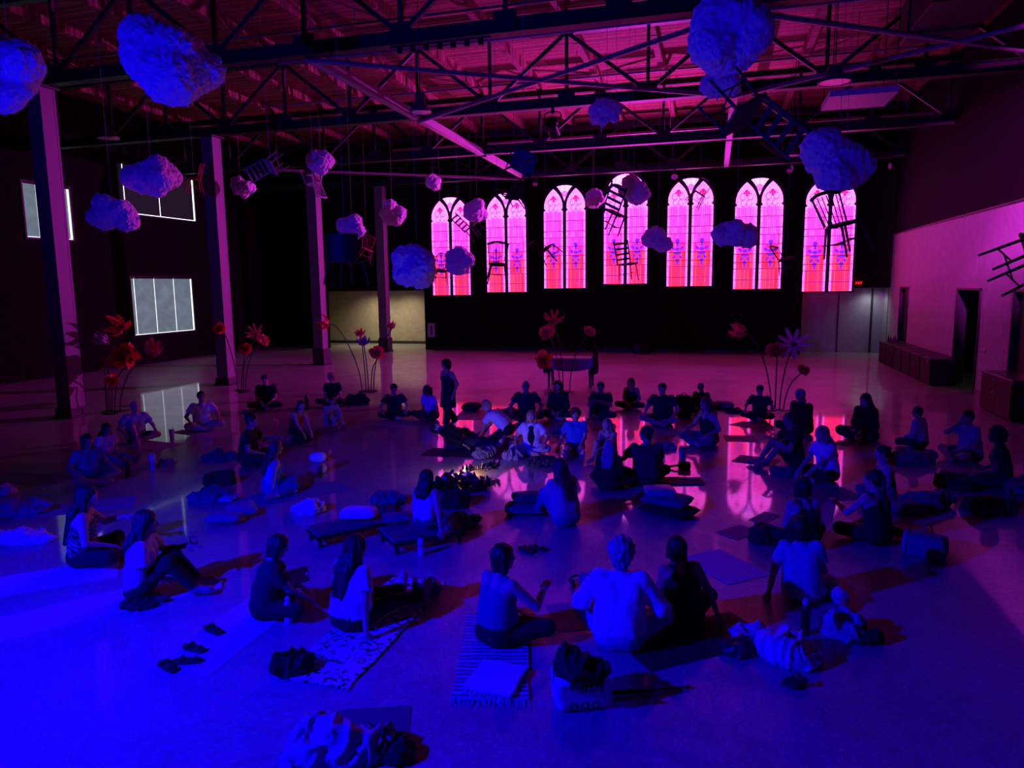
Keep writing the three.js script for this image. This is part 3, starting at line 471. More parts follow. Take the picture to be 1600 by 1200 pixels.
// ---------- chairs hanging from the roof ----------
const WOODS = { black: mat([0.02, 0.017, 0.018], 0.5), dark: mat([0.014, 0.01, 0.009], 0.6), brown: mat([0.16, 0.075, 0.04], 0.5), white: mat([0.62, 0.6, 0.58], 0.5), red: mat([0.36, 0.05, 0.045], 0.5), blue: mat([0.035, 0.035, 0.05], 0.55), grey: mat([0.24, 0.24, 0.27], 0.5) };
function chairParts(g, style, m) {
  const seatY = 0.44;
  if (style === 'tub') {
    part(g, 'seat', rbox(0.5, 0.1, 0.5, 0.045, 0, seatY - 0.02, 0), m);
    const sh = new THREE.Shape(); sh.absarc(0, 0, 0.31, Math.PI * 0.96, Math.PI * 2.04, false); sh.absarc(0, 0, 0.26, Math.PI * 2.04, Math.PI * 0.96, true);
    part(g, 'backrest', new THREE.ExtrudeGeometry(sh, { depth: 0.44, bevelEnabled: true, bevelSize: 0.012, bevelThickness: 0.012, bevelSegments: 2, curveSegments: 18 }).rotateX(-Math.PI / 2).rotateY(Math.PI).translate(0, seatY - 0.04, 0), m);
    for (const [x, z] of [[-0.2, 0.2], [0.2, 0.2], [-0.2, -0.2], [0.2, -0.2]]) part(g, 'leg', bar([x, seatY - 0.05, z], [x * 1.35, 0, z * 1.35], 0.02, 8, 0.014), m); return;
  }
  const round = style === 'spindle' || style === 'bow';
  if (round) { part(g, 'seat', lathe([[0.001, 0], [0.19, 0], [0.225, 0.018], [0.225, 0.034], [0.2, 0.045], [0.001, 0.036]], 24).scale(1, 1, 0.95).translate(0, seatY - 0.03, 0), m); }
  else part(g, 'seat', rbox(0.44, 0.036, 0.42, 0.012, 0, seatY, 0), m);
  const s = round ? 1.32 : 1.06, L = [[-0.16, 0.16], [0.16, 0.16], [-0.16, -0.15], [0.16, -0.15]];
  for (const [x, z] of L) part(g, 'leg', bar([x * s * 1.08, 0, z * s * 1.12], [x, seatY - 0.02, z], 0.014, 8, 0.019), m);
  for (const sx of [-1, 1]) part(g, 'stretcher', bar([sx * 0.165 * s, 0.19, 0.165 * s], [sx * 0.165 * s, 0.19, -0.155 * s], 0.010, 7), m);
  part(g, 'stretcher', bar([-0.165 * s, 0.19, 0], [0.165 * s, 0.19, 0], 0.010, 7), m);
  if (style === 'spindle') {
    for (let i = 0; i < 6; i++) { const t = -1 + i * 0.4; part(g, 'spindle', bar([t * 0.15, seatY, -0.165], [t * 0.2, 0.87, -0.27], 0.008, 6), m); }
    part(g, 'top_rail', tube([[-0.25, 0.86, -0.235], [-0.12, 0.9, -0.275], [0, 0.91, -0.285], [0.12, 0.9, -0.275], [0.25, 0.86, -0.235]], 0.026, 20, 8).scale(1, 1, 1), m);
    for (const sx of [-1, 1]) part(g, 'back_post', bar([sx * 0.19, seatY, -0.14], [sx * 0.235, 0.87, -0.24], 0.013, 8), m);
  } else if (style === 'bow') {
    part(g, 'bow', tube([[-0.2, seatY, -0.12], [-0.23, 0.7, -0.2], [-0.15, 0.92, -0.27], [0, 0.97, -0.28], [0.15, 0.92, -0.27], [0.23, 0.7, -0.2], [0.2, seatY, -0.12]], 0.014, 36, 8), m);
    for (let i = 0; i < 5; i++) { const t = -1 + i * 0.5; part(g, 'spindle', bar([t * 0.13, seatY, -0.16], [t * 0.15, 0.93 - 0.05 * t * t, -0.27], 0.008, 6), m); }
  } else {   // ladder back
    for (const sx of [-1, 1]) part(g, 'back_post', bar([sx * 0.19, seatY - 0.02, -0.18], [sx * 0.2, 1.04, -0.27], 0.018, 8), m);
    for (let i = 0; i < 4; i++) part(g, 'slat', rbox(0.37, 0.055, 0.016, 0.005, 0, 0.56 + i * 0.135, -0.198 - i * 0.02), m);
  }
}
const CHAIR_GROUP = 'wooden chairs hanging from the roof';
[
  [[0.315, 5.226, -9.2, 0.986, 0.986], 1.15, [0.62, -0.75, 0.2], 0.4, 'ladder', 'blue', 'big ladder-back chair hanging upside down before a cloud'],
  [[-11.442, 6.475, -17, 0.934, 0.934], 1, [-0.5, -0.55, 0.6], 0.5, 'ladder', 'grey', 'grey ladder-back chair hanging on its side right of the second column'],
  [[-11.801, 6.385, -19.8, 1.072, 1.072], 1, [0.15, -1, 0.1], 0.6, 'spindle', 'white', 'white spindle chair hanging upside down under a small cloud'],
  [[-15.439, 6.709, -19, 0.982, 0.982], 1, [0.2, 1, 0.2], -0.7, 'spindle', 'red', 'dim reddish chair hanging before the dark-blind window'],
  [[-6.232, 3.848, -11.4, 1.067, 1.067], 1.05, [0.05, 1, 0.05], 2.6, 'tub', 'dark', 'dark tub chair with splayed legs hanging below a cloud'],
  [[-12.223, 4.709, -24, 0.889, 0.889], 1, [0.4, 0.9, 0], 0.7, 'spindle', 'red', 'small red chair hanging behind the dark tub chair'],
  [[-7.2, 5.136, -21, 0.978, 0.978], 1, [-0.55, 0.75, 0.3], 1.3, 'ladder', 'brown', 'brown ladder-back chair tilted between the first two stained windows'],
  [[-8.566, 3.845, -22, 0.941, 0.941], 0.95, [0.25, 1, 0.2], 0.5, 'bow', 'black', 'black bow-back chair hanging across the first stained glass window'],
  [[-4.83, 3.833, -16, 1.039, 1.039], 1, [0.12, 1, 0.16], 0.35, 'spindle', 'black', 'black spindle chair hanging upright across the second stained window'],
  [[-5.144, 5.745, -18.6, 0.93, 0.93], 1, [-0.55, 0.6, -0.5], 0.9, 'ladder', 'black', 'black chair tumbling at the top of the second stained window'],
  [[-3.226, 5.442, -12.4, 0.614, 0.614], 1, [0.25, 0.35, -0.9], 0.3, 'ladder', 'blue', 'dark blue chair seen from beneath, hanging under the left roof strut'],
  [[-4.859, 4.402, -21, 0.858, 0.858], 1, [-0.62, 0.75, 0], 0.9, 'spindle', 'black', 'black chair hanging at the left edge of the third stained window'],
  [[-2.046, 4.836, -15.5, 1.021, 1.021], 1, [0.42, 0.9, 0.15], 2.7, 'ladder', 'black', 'black ladder-back chair tilted across the round-headed window'],
  [[-2.196, 3.86, -19, 0.923, 0.923], 1, [-0.08, 1, 0.12], 0.6, 'ladder', 'black', 'small black chair hanging upright low on the round-headed window'],
  [[-0.488, 6.17, -24, 0.856, 0.856], 1, [0.55, 0.8, 0.1], 0.2, 'spindle', 'black', 'black spindle chair tilted at the top of the window right of the round-headed one'],
  [[1.882, 3.968, -21, 0.875, 0.875], 1, [-0.3, 0.9, 0.2], 1.9, 'spindle', 'dark', 'dark chair hanging at the right edge of the window behind the large cloud'],
  [[1.797, 4.181, -11.6, 0.866, 0.866], 1.05, [-0.22, 0.95, 0.1], 0.55, 'spindle', 'dark', 'dark spindle chair hanging below the large cloud at the last window'],
  [[3.536, 3.571, -9.5, 0.436, 0.436], 1.05, [0.9, 0.45, 0.1], 0.4, 'ladder', 'black', 'black chair hanging sideways against the pink side wall'],
].forEach(([[x, y, z], sc, up, spin, style, color, label]) => {
  const g = thing('hanging_chair', label, 'chair', [x, y, z], 0, CHAIR_GROUP);
  const q = new THREE.Quaternion().setFromUnitVectors(V(0, 1, 0), V(...up).normalize()).multiply(new THREE.Quaternion().setFromAxisAngle(V(0, 1, 0), spin));
  chairParts(g, style, WOODS[color]);
  const c = V(0, 0.48 * sc, 0).applyQuaternion(q); g.position.sub(c);   // hang by the middle
  g.quaternion.copy(q); g.scale.setScalar(sc);
  const top = V(x, TOP, z), inv = g.matrix.compose(g.position, g.quaternion, g.scale).clone().invert(), a = V(0, 0.44, 0), b = top.applyMatrix4(inv);
  part(g, 'wire', bar(a.toArray(), b.toArray(), 0.003, 5), STRING);
});

// ---------- giant paper flowers ----------
const STEM = mat([0.05, 0.085, 0.04], 0.7);
const paperBump = dataTexture(128, 128, (u, v) => 0.5 + 0.3 * Math.sin(u * 6.283 * 9) + 0.3 * wrapNoise(u, v, 8, 2));
function petalGeo(len, wid, curl, tip, cup) {   // petal growing along +y, face to +z, curling outward by curl
  const nu = 6, nv = 10, P = [], U = [], I = [];
  for (let j = 0; j <= nv; j++) for (let i = 0; i <= nu; i++) {
    const t = j / nv, s = i / nu * 2 - 1, ww = wid * (tip ? Math.pow(Math.sin(Math.PI * Math.min(0.985, t * 0.86 + 0.12)), 0.8) * (1 - 0.35 * t) : Math.pow(Math.sin(Math.PI * Math.min(0.9, 0.1 + t * 0.8)), 0.7));
    const a = curl * t * t, y = len * (t - 0.12 * a * t), z = -len * 0.5 * Math.sin(a) * t + cup * ww * s * s; P.push(s * ww, y * Math.cos(a * 0.4), z); U.push(i / nu, t);
  }
  for (let j = 0; j < nv; j++) for (let i = 0; i < nu; i++) { const a = j * (nu + 1) + i; I.push(a, a + 1, a + nu + 2, a, a + nu + 2, a + nu + 1); }
  const n = P.length / 3, th = 0.004;   // closed sheet of paper thickness
  const P2 = P.concat(P.map((v, i) => i % 3 === 2 ? v - th : v)), I2 = I.concat(I.map((v, i) => 0)); for (let k = 0; k < I.length; k += 3) { I2[I.length + k] = I[k] + n; I2[I.length + k + 1] = I[k + 2] + n; I2[I.length + k + 2] = I[k + 1] + n; }
  const rim = []; for (let i = 0; i < nu; i++) rim.push(i); for (let j = 0; j < nv; j++) rim.push(j * (nu + 1) + nu); for (let i = nu; i > 0; i--) rim.push(nv * (nu + 1) + i); for (let j = nv; j > 0; j--) rim.push(j * (nu + 1));
  for (let k = 0; k < rim.length; k++) { const a = rim[k], b = rim[(k + 1) % rim.length]; I2.push(a, a + n, b + n, a, b + n, b); }
  const g = new THREE.BufferGeometry(); g.setAttribute('position', new THREE.Float32BufferAttribute(P2, 3)); g.setAttribute('uv', new THREE.Float32BufferAttribute(U.concat(U), 2)); g.setIndex(I2); g.computeVertexNormals(); return g;
}
const petalKinds = {   // count, length, half width, curl, pointed, cup, opening angle, rows
  lily: [6, 1, 0.2, 0.7, true, 0.5, 1.25, 1], poppy: [5, 0.8, 0.42, 0.25, false, 0.55, 0.75, 2], daisy: [9, 1, 0.11, 0.25, false, 0.5, 1.35, 1], tulip: [6, 0.95, 0.26, 0.1, true, 0.6, 0.6, 1], ball: [7, 0.75, 0.32, -0.5, false, 0.7, 0.55, 2], shaggy: [12, 1, 0.085, 1.3, true, 0.4, 1.0, 2], lotus: [8, 0.75, 0.2, 0.2, true, 0.6, 1.0, 2],
};
const petalCache = new Map(), paperTint = {};
function flower(kind, color, [x0, z0, x, y, z, dia], face, label) {
  const [n, len, wid, curl, tip, cup, open, rows] = petalKinds[kind];
  const g = thing('paper_flower', label, 'paper flower', [x0, 0, z0], 0, 'giant paper flowers');
  const m = new THREE.MeshPhysicalMaterial({ roughness: 0.95, bumpMap: paperBump, bumpScale: 0.004, transmission: 0.45, thickness: 0, side: THREE.DoubleSide });
  m.color.setRGB(...color); const R0 = dia / 2 / Math.max(0.5, Math.sin(Math.min(1.57, open)) * len);
  if (!petalCache.has(kind)) petalCache.set(kind, petalGeo(len, wid, curl, tip, cup));
  const head = new THREE.Group(); head.name = 'bloom'; g.add(head); head.position.set(x - x0, y, z - z0);
  head.quaternion.setFromUnitVectors(V(0, 1, 0), V(...face).normalize());
  for (let r = 0; r < rows; r++) for (let i = 0; i < n; i++) {
    const p = part(head, 'petal', petalCache.get(kind), m); p.scale.setScalar(R0 * (1 - 0.25 * r));
    p.quaternion.setFromEuler(new THREE.Euler(0, (i + r * 0.5) / n * 6.283, 0)).multiply(new THREE.Quaternion().setFromAxisAngle(V(1, 0, 0), (open - r * 0.3) * (0.9 + 0.2 * Math.sin(i * 2.3 + x))));
  }
  part(head, 'flower_centre', new THREE.SphereGeometry(R0 * 0.16, 12, 8).scale(1, 0.8, 1), mat([0.2, 0.12, 0.02], 0.9));
  const f = V(...face).normalize().multiplyScalar(dia * 0.3), dx = x - x0, dz = z - z0;
  part(g, 'stem', tube([[0, 0.02, 0], [dx * 0.08, y * 0.3, dz * 0.1], [dx * 0.45 - f.x * 0.4, y * 0.72, dz * 0.5], [dx - f.x, y - f.y * 0.8, dz - f.z], [dx, y, dz]], 0.017, 26, 7), STEM);
  part(g, 'base', cyl(0.13, 0.13, 0.025, 20, 0, 0.0125, 0), BLACK_METAL);
}
const ORANGE = [0.95, 0.20, 0.02], REDORANGE = [0.85, 0.07, 0.02], CRIMSON = [0.7, 0.02, 0.06], PINK = [0.9, 0.12, 0.2], LAVENDER = [0.72, 0.55, 0.75], PURPLE = [0.3, 0.07, 0.62], YELLOW = [0.95, 0.45, 0.06], CORAL = [0.95, 0.28, 0.16];
flower('daisy', LAVENDER, [1.739, -19.487, 2.016, 1.711, -19.487, 0.921], [-0.1, 0.35, 1], 'lavender paper flower with long strap petals, tallest of its cluster');
flower('poppy', CRIMSON, [1.635, -19.565, 1.614, 1.451, -19.565, 0.449], [-0.2, 0.9, 0.5], 'dark red paper poppy left of the lavender flower');
flower('poppy', CRIMSON, [1.826, -19.408, 2.235, 0.997, -19.408, 0.295], [0.5, 0.8, 0.4], 'small dark red paper poppy on a bent stem');
flower('tulip', CORAL, [1.524, -19.345, 0.797, 1.993, -19.345, 0.497], [-0.9, 0.4, 0.5], 'coral orange paper flower with a drooping petal, low on the end wall');
flower('daisy', CRIMSON, [-4.456, -21.633, -4.754, 2.181, -21.633, 0.795], [0.1, 0.7, 0.8], 'crimson paper flower with strap petals above the cloth-covered table');
flower('poppy', PINK, [-4.527, -21.482, -4.885, 1.734, -21.482, 0.476], [-0.3, 0.8, 0.6], 'pink paper flower above the corner of the cloth-covered table');
flower('ball', PINK, [-4.234, -21.539, -3.655, 1.797, -21.539, 0.313], [0.5, 0.8, 0.4], 'single pink paper bud over the right side of the cloth-covered table');
flower('poppy', YELLOW, [-4.635, -21.325, -4.935, 0.992, -21.325, 0.554], [-0.2, 0.2, 1], 'yellow orange paper flower hanging at the table corner');
flower('lily', ORANGE, [-10.711, -20.285, -11.831, 2.158, -20.285, 0.776], [-0.6, 0.3, 0.8], 'orange paper lily with pointed petals before the third column');
flower('lotus', CORAL, [-10.654, -20.437, -10.776, 1.787, -20.437, 0.448], [0, 1, 0.4], 'coral paper flower above the purple one, before the lobby wall');
flower('lotus', PURPLE, [-10.506, -20.325, -10.618, 1.512, -20.325, 0.547], [0, 1, 0.3], 'purple paper lotus before the lobby wall');
flower('ball', [0.9, 0.05, 0.12], [-10.361, -20.214, -10.089, 1.165, -20.214, 0.401], [0.2, 0.7, 0.7], 'bright red round paper flower, lowest before the lobby wall');
flower('lotus', [0.9, 0.1, 0.24], [-10.407, -20.485, -9.723, 2.032, -20.485, 0.402], [0.2, 0.9, 0.4], 'hot pink paper flower in front of the fourth column');
flower('ball', ORANGE, [-14.933, -19.756, -15.393, 1.949, -19.756, 0.355], [0, 0.6, 0.8], 'round orange paper flower against the second column');
flower('daisy', PINK, [-14.712, -19.654, -14.048, 1.861, -19.654, 0.696], [0.2, 0.4, 0.9], 'pink paper daisy right of the second column');
flower('tulip', PINK, [-14.493, -19.554, -13.734, 1.646, -19.554, 0.407], [0.7, 0.2, 0.7], 'small pink paper tulip below the pink daisy');
flower('ball', REDORANGE, [-14.466, -19.418, -14.227, 1.305, -19.418, 0.367], [0, 0.7, 0.7], 'red orange round paper flower on the shortest stem by the second column');
flower('lily', ORANGE, [-15.988, -15.625, -15.346, 2.319, -15.625, 1.001], [0.2, 0.3, 1], 'large orange paper lily at the top of the left cluster');
flower('shaggy', LAVENDER, [-15.909, -15.437, -15.717, 1.898, -15.437, 0.759], [-0.2, 0.75, 0.7], 'shaggy pale lavender paper flower in the left cluster');
flower('poppy', REDORANGE, [-15.759, -15.569, -15.108, 1.478, -15.569, 0.691], [0.1, 0.4, 0.9], 'large red orange paper poppy in the left cluster');
flower('tulip', PINK, [-15.615, -15.599, -14.432, 1.606, -15.599, 0.548], [0.6, 0.7, 0.3], 'pink paper tulip leaning out of the left cluster');
flower('ball', [0.6, 0.05, 0.05], [-15.689, -15.283, -15.651, 1.292, -15.283, 0.309], [-0.2, 0.6, 0.8], 'dull red paper bud under the shaggy lavender flower');
flower('tulip', [0.85, 0.14, 0.05], [-15.502, -15.223, -15.286, 0.996, -15.223, 0.41], [0.3, -0.2, 0.9], 'drooping orange paper tulip, lowest of the left cluster');

// ---------- people ----------
const add = (a, b, s = 1) => [a[0] + b[0] * s, a[1] + b[1] * s, a[2] + b[2] * s];
const sub = (a, b) => [a[0] - b[0], a[1] - b[1], a[2] - b[2]];
const len = a => Math.hypot(...a), nrm = a => { const l = len(a) || 1; return [a[0] / l, a[1] / l, a[2] / l]; };
const cross = (a, b) => [a[1] * b[2] - a[2] * b[1], a[2] * b[0] - a[0] * b[2], a[0] * b[1] - a[1] * b[0]];
const dot = (a, b) => a[0] * b[0] + a[1] * b[1] + a[2] * b[2];
const mix = (a, b, t) => [a[0] + (b[0] - a[0]) * t, a[1] + (b[1] - a[1]) * t, a[2] + (b[2] - a[2]) * t];
function bend(a, t, l1, l2, pole) {   // two-bone reach: returns [joint, end]
  let d = sub(t, a), D = len(d); const m = (l1 + l2) * 0.995; if (D > m) { t = add(a, d, m / D); d = sub(t, a); D = m; }
  const u = nrm(d), x = (l1 * l1 - l2 * l2 + D * D) / (2 * D), h = Math.sqrt(Math.max(1e-6, l1 * l1 - x * x)); let p = sub(pole, a); p = nrm(sub(p, u.map(c => c * dot(p, u)))); return [add(add(a, u, x), p, h), t];
}
// leg layouts: seat height, knees, ankles, toes (person faces +z, own left is +x)
const LEGS = {
  cross: [0.105, [[0.345, 0.15, 0.30], [-0.345, 0.15, 0.30]], [[-0.04, 0.06, 0.25], [0.05, 0.06, 0.37]], [[-0.19, 0.045, 0.27], [0.2, 0.045, 0.40]]],
  kneesup: [0.105, [[0.14, 0.38, 0.29], [-0.14, 0.38, 0.29]], [[0.11, 0.075, 0.52], [-0.11, 0.075, 0.52]], [[0.14, 0.035, 0.70], [-0.14, 0.035, 0.70]]],
  oneup: [0.105, [[0.345, 0.14, 0.30], [-0.15, 0.38, 0.28]], [[-0.02, 0.06, 0.26], [-0.14, 0.075, 0.51]], [[-0.17, 0.045, 0.30], [-0.19, 0.035, 0.69]]],
  out: [0.105, [[0.13, 0.14, 0.41], [-0.13, 0.14, 0.41]], [[0.16, 0.07, 0.80], [-0.16, 0.07, 0.80]], [[0.20, 0.23, 0.86], [-0.20, 0.23, 0.86]]],
  kneel: [0.30, [[0.13, 0.075, 0.345], [-0.13, 0.075, 0.345]], [[0.10, 0.07, -0.055], [-0.10, 0.07, -0.055]], [[0.07, 0.04, -0.23], [-0.07, 0.04, -0.23]]],
  side: [0.11, [[0.16, 0.10, 0.40], [-0.27, 0.10, 0.29]], [[-0.20, 0.06, 0.28], [-0.42, 0.06, -0.05]], [[-0.36, 0.045, 0.30], [-0.40, 0.04, -0.22]]],
  stride: [0.86, [[0.09, 0.46, 0.14], [-0.09, 0.45, -0.02]], [[0.10, 0.085, 0.20], [-0.10, 0.12, -0.32]], [[0.11, 0.035, 0.40], [-0.11, 0.04, -0.16]]],
  lying: [0.12, [[0.12, 0.14, 0.41], [-0.12, 0.14, 0.41]], [[0.13, 0.07, 0.80], [-0.13, 0.07, 0.80]], [[0.18, 0.23, 0.86], [-0.18, 0.23, 0.86]]],
};
const ARMS = {   // hand targets left, right
  lap: [[0.09, 0.19, 0.27], [-0.09, 0.20, 0.27]], knees: [[0.30, 0.25, 0.30], [-0.30, 0.25, 0.30]], hug: [[0.04, 0.30, 0.47], [-0.04, 0.27, 0.47]], shins: [[0.12, 0.44, 0.36], [-0.12, 0.44, 0.36]],
  prop: [[0.34, 0.03, -0.16], [-0.10, 0.20, 0.27]], propR: [[0.12, 0.20, 0.27], [-0.36, 0.03, -0.10]], back: [[0.30, 0.03, -0.26], [-0.30, 0.03, -0.26]], talk: [[0.10, 0.20, 0.27], [-0.22, 0.44, 0.40]], talkL: [[0.20, 0.42, 0.42], [-0.10, 0.20, 0.27]],
  cup: [[0.10, 0.20, 0.27], [-0.10, 0.62, 0.20]], reach: [[0.10, 0.10, 0.66], [-0.14, 0.08, 0.62]], front: [[0.12, 0.16, 0.44], [-0.12, 0.16, 0.44]], swing: [[0.28, 0.86, 0.10], [-0.30, 0.82, -0.16]], floor: [[0.22, 0.02, 0.50], [-0.22, 0.02, 0.46]], rest: [[0.30, 0.05, 0.25], [-0.30, 0.05, 0.25]],
};
function skeleton(o) {
  const [hy, K, A, Tt] = LEGS[o.legs], lean = R(o.lean ?? 8), side = R(o.side ?? 0), tw = R(o.twist ?? 0), w = o.build ?? 1;
  const dir = (f) => nrm([Math.sin(side * f), Math.cos(lean * f) * Math.cos(side * f), Math.sin(lean * f)]);
  const H = [0, hy, 0], S1 = add(H, dir(0.55), 0.17), S2 = add(S1, dir(0.95), 0.18), N = add(S2, dir(1.25), 0.15);
  const up = dir(1.1), rt0 = nrm([Math.cos(tw), 0, -Math.sin(tw)]), rt = nrm(sub(rt0, up.map(c => c * dot(rt0, up)))), fw = cross(rt, up).map(c => c);
  const sw = 0.165 + 0.015 * (w - 1) + (o.male ? 0.02 : 0);
  const Sh = [1, -1].map(s => add(add(N, up, -0.045), rt, s * sw));
  const hp = R(o.nod ?? 0), hyaw = R(o.look ?? 0), nu = nrm(add(dir(0.6), [0, 0.5, 0])), HC = add(N, nrm(mix(nu, fw, 0.18)), 0.165);
  const arms = ARMS[o.arms ?? 'lap'].map((t, i) => { let q = t; if (o.legs === 'kneel' && (o.arms ?? 'lap') === 'lap') q = [t[0], t[1] + 0.13, t[2]]; const s = i ? -1 : 1; const pole = add(add(add(Sh[i], rt, s * 0.5), fw, -0.45), up, -0.5); const [e, h] = bend(Sh[i], q, 0.275, 0.245, pole); return { e, h }; });
  return { H, S1, S2, N, up, rt, fw, Sh, HC, hp, hyaw, arms, K, A, T: Tt, w, hy };
}
const headCache = {}, handCache = {};
function headField(male) {   // face to +z, centre of the head at the origin
  return [
    { c: [0, 0.028, -0.012], e: [0.077, 0.088, 0.096], k: 0.01 }, { c: [0, -0.035, 0.022], e: [0.060, 0.075, 0.066], k: 0.035 }, { c: [0, -0.088, 0.052], e: [male ? 0.034 : 0.026, 0.022, 0.028], k: 0.03 },
    { c: [0.038, -0.012, 0.062], e: [0.026, 0.03, 0.022], k: 0.02 }, { c: [-0.038, -0.012, 0.062], e: [0.026, 0.03, 0.022], k: 0.02 },
    { a: [0, 0.018, 0.083], b: [0, -0.028, 0.101], r: 0.007, r2: 0.0125, k: 0.012 }, { c: [0.011, -0.031, 0.09], e: [0.009, 0.008, 0.009], k: 0.006 }, { c: [-0.011, -0.031, 0.09], e: [0.009, 0.008, 0.009], k: 0.006 },
    { a: [-0.034, 0.027, 0.076], b: [0.034, 0.027, 0.076], r: 0.010, r2: 0.010, k: 0.012 },
    { c: [0.031, 0.008, 0.090], e: [0.015, 0.010, 0.012], k: 0.008, sub: true }, { c: [-0.031, 0.008, 0.090], e: [0.015, 0.010, 0.012], k: 0.008, sub: true },
    { c: [0.031, 0.006, 0.074], e: [0.012, 0.010, 0.010], k: 0.003 }, { c: [-0.031, 0.006, 0.074], e: [0.012, 0.010, 0.010], k: 0.003 },
    { a: [-0.017, -0.058, 0.079], b: [0.017, -0.058, 0.079], r: 0.007, r2: 0.007, k: 0.006 }, { a: [-0.014, -0.068, 0.078], b: [0.014, -0.068, 0.078], r: 0.0075, r2: 0.0075, k: 0.006 },
    { c: [0.079, -0.004, -0.010], e: [0.010, 0.030, 0.018], k: 0.008 }, { c: [-0.079, -0.004, -0.010], e: [0.010, 0.030, 0.018], k: 0.008 },
    { a: [0, -0.05, -0.022], b: [0, -0.15, -0.035], r: male ? 0.056 : 0.047, r2: male ? 0.06 : 0.05, k: 0.03 },
  ];
}
const faceTint = (x, y, z) => {
  if (z > 0.068) { for (const s of [-1, 1]) { const dx = Math.hypot(x - s * 0.031, (y - 0.007) * 1.3); if (dx < 0.0125) return dx < 0.0062 ? [0.05, 0.04, 0.04] : [1.5, 1.9, 2.2]; if (Math.abs(x - s * 0.031) < 0.021 && Math.abs(y - 0.032 + Math.abs(x - s * 0.031) * 0.25) < 0.005) return [0.18, 0.14, 0.12]; } if (Math.abs(x) < 0.022 && y < -0.053 && y > -0.073) return [0.88, 0.62, 0.64]; }
  return [1, 1, 1];
};
const getHead = (male, cell) => headCache[male + '_' + cell] ??= meshField(headField(male), cell, { color: faceTint, pad: 0.02 });
function handField(curl) {   // left hand: wrist at origin, fingers along +y, palm to +z, thumb toward -x
  const f = [{ a: [-0.022, 0.028, 0], b: [-0.026, 0.078, 0], r: 0.0145, k: 0.012 }, { a: [0, 0.02, 0], b: [0, 0.082, 0], r: 0.0155, k: 0.014 }, { a: [0.02, 0.025, 0], b: [0.026, 0.075, 0], r: 0.0145, k: 0.012 }, { a: [0, -0.03, 0], b: [0, 0.02, 0], r: 0.026, r2: 0.022, k: 0.02 }];
  [[-0.029, 0.082, 0.040, 0.026, 0.021], [-0.0098, 0.088, 0.045, 0.029, 0.022], [0.0098, 0.086, 0.042, 0.027, 0.021], [0.029, 0.077, 0.033, 0.021, 0.018]].forEach(([x, y, a, b, c], i) => {
    let p = [x, y, 0], ang = 0, sp = (x) * 1.6; const r = [0.0092, 0.0095, 0.009, 0.0082][i];
    [a, b, c].forEach((l, j) => { ang += curl * [0.75, 1.0, 0.7][j]; const q = add(p, [Math.sin(sp) * Math.cos(ang), Math.cos(ang), Math.sin(ang)], l); f.push({ a: p, b: q, r: r * (1 - 0.07 * j), r2: r * (0.93 - 0.08 * j), k: 0.004 }); p = q; });
  });
  let p = [-0.026, 0.022, 0.006]; [[-0.55, 0.65, 0.3 + curl * 0.3, 0.042], [-0.35, 0.85, 0.35 + curl * 0.5, 0.031], [-0.15, 0.9, 0.4 + curl * 0.5, 0.024]].forEach(([x, y, z, l], j) => { const q = add(p, nrm([x, y, z]), l); f.push({ a: p, b: q, r: 0.0125 - 0.0012 * j, r2: 0.0115 - 0.0015 * j, k: 0.006 }); p = q; });
  return f;
}
const getHand = (curl, cell) => handCache[curl + '_' + cell] ??= meshField(handField(curl), cell, { color: () => [1, 1, 1], pad: 0.012 });
function basisMatrix(x, y, z, p, s = 1) { return new THREE.Matrix4().makeBasis(V(...x).multiplyScalar(s), V(...y).multiplyScalar(s), V(...z).multiplyScalar(s)).setPosition(...p); }
const folds = (ph, amp) => (x, y, z) => amp * (nz(x * 9 + ph, y * 7, z * 9) + 0.6 * Math.abs(nz(x * 17, y * 11 + ph, z * 17)) - 0.2);
let personSeed = 0;
